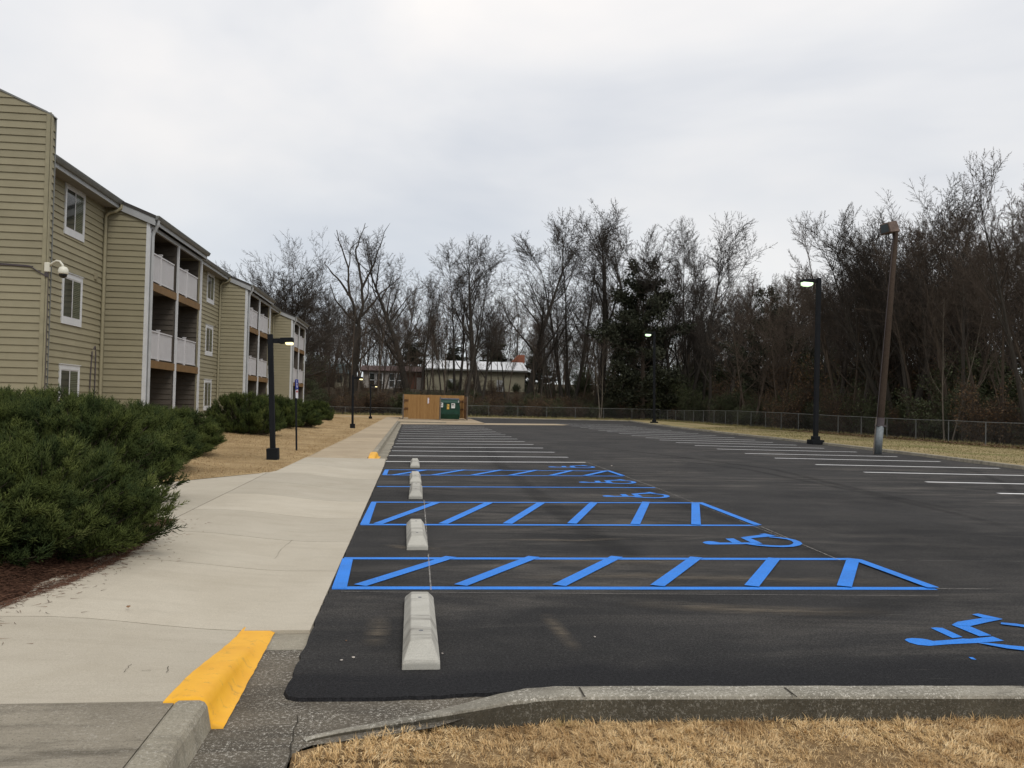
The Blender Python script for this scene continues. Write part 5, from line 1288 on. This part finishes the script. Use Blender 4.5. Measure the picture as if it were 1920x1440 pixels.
brushes(34, ['brush3', 'privet'], lambda r: (r.uniform(22, 58), r.uniform(100, 125)), 4, 8, 'bush beyond the far corner', 'tall bushes beyond the far corner')
brushes(26, ['brush3', 'privet'], lambda r: (r.uniform(-40, -11), r.uniform(100, 135)), 3, 6, 'bush behind the apartment end', 'tall bushes behind the building end')
for k in list(protos):
    if k not in used:
        for ch in [protos[k]] + list(protos[k].children_recursive): bpy.data.objects.remove(ch)

# --- juniper shrubs
def juniper(seed, nb, nspr, Rx, Rz, size=1.0):
    g = np.random.default_rng(seed); root = empty('juniper_shrub')
    segs = []; SP = []; SD = []; SL_ = []; ST = []
    lob = g.normal(size=(9, 3)); lob /= np.linalg.norm(lob, axis=1, keepdims=True); lob[:, 2] = np.abs(lob[:, 2])
    for k in range(nb):
        az = g.uniform(0, 2 * math.pi); el = math.asin(g.uniform(-.12, .98) ** 1 if True else 0)
        tgt = np.array([math.cos(az) * math.cos(el), math.sin(az) * math.cos(el), max(math.sin(el), -.1)])
        bump = 1 + .14 * np.max(lob @ tgt) * g.uniform(.4, 1) + g.normal(0, .07)
        end = np.array([tgt[0] * Rx, tgt[1] * Rx, .32 + tgt[2] * (Rz - .32)]) * np.array([bump, bump, .72 + .28 * bump])
        st = np.array([g.uniform(-.25, .25) * Rx, g.uniform(-.25, .25) * Rx, .05])
        n = 8; ctrl = st * .35 + end * .65 - np.array([0, 0, .22 * np.linalg.norm(end[:2]) * .5])
        pts = [(1 - t) ** 2 * st + 2 * t * (1 - t) * ctrl + t * t * end + g.normal(0, .012, 3) for t in np.linspace(0, 1, n + 1)]
        for i in range(n): segs.append((tuple(pts[i]), tuple(pts[i + 1]), .022 * (1 - i / n) + .004, .022 * (1 - (i + 1) / n) + .004, 1))
        tone_b = g.normal(0, .13)
        m = nspr
        tt = 1 - np.abs(g.normal(0, .26, m)); tt = np.clip(tt, .25, 1.0)
        for t in tt:
            i = min(int(t * n), n - 1); f_ = t * n - i; p = pts[i] * (1 - f_) + pts[i + 1] * f_; d = pts[i + 1] - pts[i]; d /= np.linalg.norm(d)
            v = g.normal(size=3); v -= d * (v @ d); v /= np.linalg.norm(v) + 1e-6; v[2] = v[2] * .6 + .12
            dd = d * g.uniform(.6, 1.2) + v * g.uniform(.35, 1.0) + np.array([0, 0, .22]); dd /= np.linalg.norm(dd)
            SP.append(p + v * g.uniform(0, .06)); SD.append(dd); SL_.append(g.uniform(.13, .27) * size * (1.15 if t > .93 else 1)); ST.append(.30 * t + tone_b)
    seg_mesh('branches', segs, 'bark_brown', root, 4)
    SP = np.array(SP); SD = np.array(SD); SL_ = np.array(SL_); ST = np.array(ST); N = len(SP)
    # a spray: a stem spike and side spikes in alternating ranks, every spike a three-sided needle clump
    K = 9
    A = np.cross(SD, g.normal(size=(N, 3))); A /= np.linalg.norm(A, axis=1, keepdims=True); B = np.cross(SD, A)
    Vs = []; T = []
    for k in range(K):
        if k == 0: o_ = np.zeros(N); dirk = SD; ln = SL_
        else:
            o_ = (k / K) * .85; ang = g.uniform(.45, .85, N); phi = k * 2.4 + g.uniform(-.5, .5, N)
            flat_ = (A * np.cos(phi)[:, None] + B * (np.sin(phi) * .75)[:, None])
            dirk = SD * np.cos(ang)[:, None] + flat_ * np.sin(ang)[:, None]; ln = SL_ * (.62 - .38 * k / K) * g.uniform(.7, 1.25, N)
        base = SP + SD * (SL_ * o_)[:, None] if k else SP
        tip = base + dirk * ln[:, None] + np.array([0, 0, .10]) * ln[:, None]
        a_ = np.cross(dirk, B + .3 * A); a_ /= np.linalg.norm(a_, axis=1, keepdims=True) + 1e-6; b_ = np.cross(dirk, a_)
        wd = (.0075 if k else .007) * size * g.uniform(.7, 1.3, N)[:, None]
        mid = base + dirk * (ln * .35)[:, None]
        ring = [mid + a_ * wd, mid - a_ * wd * .5 + b_ * wd * .87, mid - a_ * wd * .5 - b_ * wd * .87]
        Vs.append(np.stack([base] + ring + [tip], 1)); 
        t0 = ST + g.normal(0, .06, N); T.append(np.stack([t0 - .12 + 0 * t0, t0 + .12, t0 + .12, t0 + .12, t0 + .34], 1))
    V = np.stack(Vs, 1).reshape(-1, 3); T = np.clip(np.stack(T, 1).reshape(-1) + .1, 0, 1)
    q = np.array([[0, 2, 1], [0, 3, 2], [0, 1, 3], [1, 2, 4], [2, 3, 4], [3, 1, 4]])
    Fi = (np.arange(N * K) * 5)[:, None, None] + q[None]
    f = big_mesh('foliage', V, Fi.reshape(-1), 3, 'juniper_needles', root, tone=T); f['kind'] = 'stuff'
    return root
ja = juniper(61, 300, 36, 1.95, 1.42, .92); jb = juniper(62, 230, 30, 1.6, 1.45, 1.0)
gj = 'spreading juniper shrubs in front of the apartment building'
first = {id(ja): True, id(jb): True}
def jun(src, px, y, z, sx, sz, rz, label):
    o = src if first[id(src)] else copy_tree(src); first[id(src)] = False
    o.location = (sightx(px, y), y, z); o.rotation_euler = (0, 0, rz); o.scale = (sx, sx, sz); tag(o, label, 'shrub', gj)
jun(ja, -8, 8.85, .14, .69, .75, 2.2, 'largest juniper shrub, nearest the camera, on the brown mulch beside the sidewalk')
jun(jb, 128, 13.0, .2, .83, .90, .4, 'juniper shrub just behind the nearest one, below the lowest window of the end wall')
jun(ja, -200, 8.4, .2, .78, .70, 4.0, 'juniper shrub at the lower left edge, beside the nearest one')
jun(ja, -70, 12.8, .2, .82, .92, 3.0, 'juniper shrub at the very left edge, behind the nearest one')
jun(jb, 226, 18.0, .22, .84, .84, 2.9, 'juniper shrub whose right tip reaches the dry lawn below the first balconies')
jun(ja, 60, 18, .25, .95, .98, 1.2, 'juniper shrub against the foundation left of the first bay, mostly hidden')
jun(jb, 306, 22.5, .24, .80, .74, 5.0, 'juniper shrub under the first balconies, partly behind the one with the long tip')
jun(ja, 458, 34.5, .26, .66, 1.04, .9, 'round juniper shrub standing alone left of the nearest lamp post')
jun(jb, 552, 45.5, .22, .78, .90, 2.0, 'juniper shrub behind the sign post')
jun(jb, 512, 42.0, .24, .72, 1.0, 4.4, 'juniper shrub hidden behind the nearest lamp post')
jun(ja, 596, 60, .18, .52, .90, 3.2, 'farthest small juniper shrub at the end of the building')

# ================================================================== ground cover
def in_poly(x, y, poly):
    inside = np.zeros(len(x), bool); n = len(poly); j = n - 1
    for i in range(n):
        xi, yi = poly[i]; xj, yj = poly[j]
        c = ((yi > y) != (yj > y)) & (x < (xj - xi) * (y - yi) / (yj - yi + 1e-12) + xi); inside ^= c; j = i
    return inside
def blades(name, poly, n, h, wd, mat, zf, lean=.5, seed=1, clump=0, dens=None):
    g = np.random.default_rng(seed); P = np.array(poly); lo, hi = P.min(0), P.max(0)
    x = g.uniform(lo[0], hi[0], n * 2); y = g.uniform(lo[1], hi[1], n * 2); k = in_poly(x, y, poly)
    if dens is not None: k &= g.random(n * 2) < dens(x, y)
    x, y = x[k][:n], y[k][:n]
    N = len(x)
    if clump:
        cx = np.round(x / clump) * clump; cy = np.round(y / clump) * clump
        hsh = np.sin(cx * 127.1 + cy * 311.7) * 43758.5; hsh -= np.floor(hsh); hs2 = np.sin(cx * 269.5 + cy * 183.3) * 43758.5; hs2 -= np.floor(hs2)
        x += (cx + (hs2 - .5) * clump * .6 - x) * .22; y += (cy + (hsh - .5) * clump * .6 - y) * .22
    else: hsh = g.random(N); hs2 = g.random(N)
    z = np.array([zf(a, b) for a, b in zip(x, y)])
    az = g.uniform(0, 6.28, N) * .6 + hsh * 6.28 * .7; ln = g.random(N) ** .7 * lean
    d = np.stack([np.cos(az) * ln, np.sin(az) * ln, np.ones(N)], 1); d /= np.linalg.norm(d, axis=1, keepdims=True)
    H = h * g.uniform(.45, 1.25, N) * (.7 + .6 * hs2)
    p0 = np.stack([x, y, z - .005], 1); d2 = d + np.stack([np.cos(az), np.sin(az), -.7 * np.ones(N)], 1) * (ln * .8)[:, None]; d2 /= np.linalg.norm(d2, axis=1, keepdims=True)
    p1 = p0 + d * (H * .55)[:, None]; p2 = p1 + d2 * (H * .5)[:, None]
    wv = g.normal(size=(N, 3)); wv[:, 2] = 0; wv /= np.linalg.norm(wv, axis=1, keepdims=True); W_ = wd * g.uniform(.6, 1.3, N)[:, None] * wv
    V = np.stack([p0 - W_, p0 + W_, p1 + W_ * .8, p1 - W_ * .8, p2], 1).reshape(-1, 3)
    q = np.array([0, 1, 2, 0, 2, 3, 3, 2, 4]); Fi = (np.arange(N) * 5)[:, None] + q[None]
    t = np.clip(g.normal(.52, .17, N) + (hsh - .5) * .35, 0, 1); T = np.stack([t - .35, t - .35, t, t, t + .12], 1).reshape(-1).clip(0, 1)
    o = big_mesh(name, V, Fi.reshape(-1), 3, mat, None, tone=T); o['kind'] = 'stuff'; return o
def litter(n, reg, seed, size=.05, name='leaf_litter', mat='dead_leaves'):
    g = np.random.default_rng(seed); x, y, z = reg(g, n); a = g.uniform(0, 6.28, n); s = size * g.uniform(.5, 1.3, n)
    u = np.stack([np.cos(a), np.sin(a), g.normal(0, .3, n)], 1) * s[:, None]; v = np.stack([-np.sin(a), np.cos(a), g.normal(0, .3, n)], 1) * (s * .6)[:, None]; p = np.stack([x, y, z], 1)
    V = np.stack([p - u, p - v, p + u, p + v], 1).reshape(-1, 3)
    o = big_mesh(name, V, np.arange(4 * n), 4, mat, None, tone=np.repeat(g.random(n), 4)); o['kind'] = 'stuff'
near = [(p[0], p[1] - .02 - .165 * p[2]) for p in dense_ if p[0] < 4.6][::5]
front_poly = [(4.6, 4.70)] + near + [(-.52, 4.2), (-.53, 3.6), (4.6, 3.6)]
blades('dry_grass', front_poly, 118000, .043, .0019, 'grass_blades', zfront, 1.7, 3, .085)
litter(150, lambda g, n: (g.uniform(-.4, 4.4, n), g.uniform(3.6, 4.62, n), np.full(n, -.035)), 21, .012)
blades('dry_grass', [(-.53, 3.6), (-.53, -1), (4.6, -1), (4.6, 3.6)], 20000, .06, .0035, 'grass_blades', zfront, 1.0, 4, .07)
blades('dry_grass', [(4.6, 4.7), (12, 4.7), (12, 1), (4.6, 1)], 14000, .06, .0035, 'grass_blades', zfront, 1.0, 5, .07)
blades('lawn_grass', [(-2.9, 18.9), (-2.8, 24.7), (-2.68, 35.5), (-9, 36), (-9, 15.3), (-7, 15.1), (-4.3, 16.35)], 38000, .045, .005, 'lawn_tufts', zleft, 1.2, 6, .12)
blades('lawn_grass', [(-2.68, 35.5), (-2.5, 75), (-9, 75), (-9, 36)], 14000, .05, .009, 'lawn_tufts', zleft, 1.2, 7, .2)
blades('verge_grass', [(18.85, 18), (19.05, 24.6), (19.75, 31.2), (20.2, 38.7), (20.6, 54.5), (21.3, 68), (28.4, 68), (28.4, 18)], 24000, .07, .009, 'green_tufts', lambda x, y: .12 + .05 * math.sin(x * .8) * math.sin(y * .5), 1.1, 8, .25)
blades('fence_weeds', [(27.6, 20), (27.6, 97), (29.2, 97), (29.2, 20)], 13000, .22, .009, 'green_tufts', lambda x, y: .10, .9, 9, .4)
blades('fence_weeds', [(-20, 96.2), (27.6, 96.2), (27.6, 98.5), (-20, 98.5)], 8000, .28, .014, 'green_tufts', lambda x, y: .06, .9, 10, .5)
# pine straw over the bed
def straw(n, seed):
    g = np.random.default_rng(seed); y = g.uniform(4.2, 11.4, n); e_ = np.interp(y, mulch_edge_y[2:], mulch_edge_x[2:]); x = e_ + .10 - np.abs(g.normal(0, .75, n)); x = np.where(g.random(n) < .035, e_ + g.exponential(.10, n), x)
    z = np.array([max(zmulch(a, b), walk_z(a, b) + .002 if a > ee - .05 else -9) for a, b, ee in zip(x, y, e_)]) + g.uniform(.002, .025, n) * (x < e_)
    z = np.where(x >= e_, np.array([walk_z(a, b) for a, b in zip(x, y)]) + .004, z)
    az = g.uniform(0, 6.28, n); L = g.uniform(.03, .10, n); tz = g.normal(0, .18, n) * (x < e_)
    d = np.stack([np.cos(az), np.sin(az), tz], 1) * L[:, None]; s = np.stack([-np.sin(az), np.cos(az), np.zeros(n)], 1) * .0022; u = np.array([0, 0, .003])
    p = np.stack([x, y, z], 1); V = np.stack([p - s, p + s, p + u, p + d], 1).reshape(-1, 3)
    q = np.array([0, 1, 3, 1, 2, 3, 2, 0, 3]); Fi = (np.arange(n) * 4)[:, None] + q[None]
    o = big_mesh('pine_straw', V, Fi.reshape(-1), 3, 'pine_straw', None, tone=np.repeat(np.clip(g.normal(.5, .25, n), 0, 1), 4)); o['kind'] = 'stuff'
straw(34000, 12)
# leaf litter along the fence
litter(5000, lambda g, n: (g.uniform(26.9, 29.5, n), g.uniform(30, 60, n), np.full(n, .2)), 15, .07)
# small things lying about, each on its own
def bit(px, py, s, mat, label, cat, name, z=ZL, seed=0):
    rd = random.Random(seed); x, y = G(px, py, z); n = 6; vs = []
    for k in range(n):
        a = 2 * math.pi * k / n; r_ = s * rd.uniform(.5, 1.1); vs.append((r_ * math.cos(a), r_ * .7 * math.sin(a), rd.uniform(.001, s * .5)))
    vs.append((0, 0, s * .55)); vs.append((0, 0, -.004))
    fs = [(k, (k + 1) % n, n) for k in range(n)] + [((k + 1) % n, k, n + 1) for k in range(n)]
    o = mesh_obj(name, vs, fs, mat); o.location = (x, y, z + .006); tag(o, label, cat)
bit(663, 1235, .016, 'litter_pale', 'small pale curled leaf left of the nearest wheel stop, the larger of two', 'leaf', 'leaf', seed=1)
bit(640, 1240, .011, 'litter_pale', 'tiny pale leaf left of the larger curled leaf, on the asphalt', 'leaf', 'leaf', seed=2)
bit(649, 1203, .010, 'litter_brown', 'tiny orange brown leaf on the asphalt near the corner', 'leaf', 'leaf', seed=3)
bit(830, 1227, .009, 'litter_pale', 'tiny pale pebble right of the nearest wheel stop', 'pebble', 'pebble', seed=4)
bit(240, 1140, .022, 'litter_brown', 'dark curled leaf lying on the sidewalk', 'leaf', 'leaf', z=.12, seed=5)
bit(146, 1114, .012, 'litter_brown', 'small dark leaf on the sidewalk near the mulch', 'leaf', 'leaf', z=.12, seed=6)
bit(1115, 1196, .014, 'litter_pale', 'pale chip lying on the asphalt right of the dusty scrape', 'chip', 'chip', seed=7)
bit(1147, 874, .03, 'litter_pale', 'small pale stone on the asphalt beyond the second stall', 'pebble', 'pebble', seed=8)
rr_ = random.Random(4)
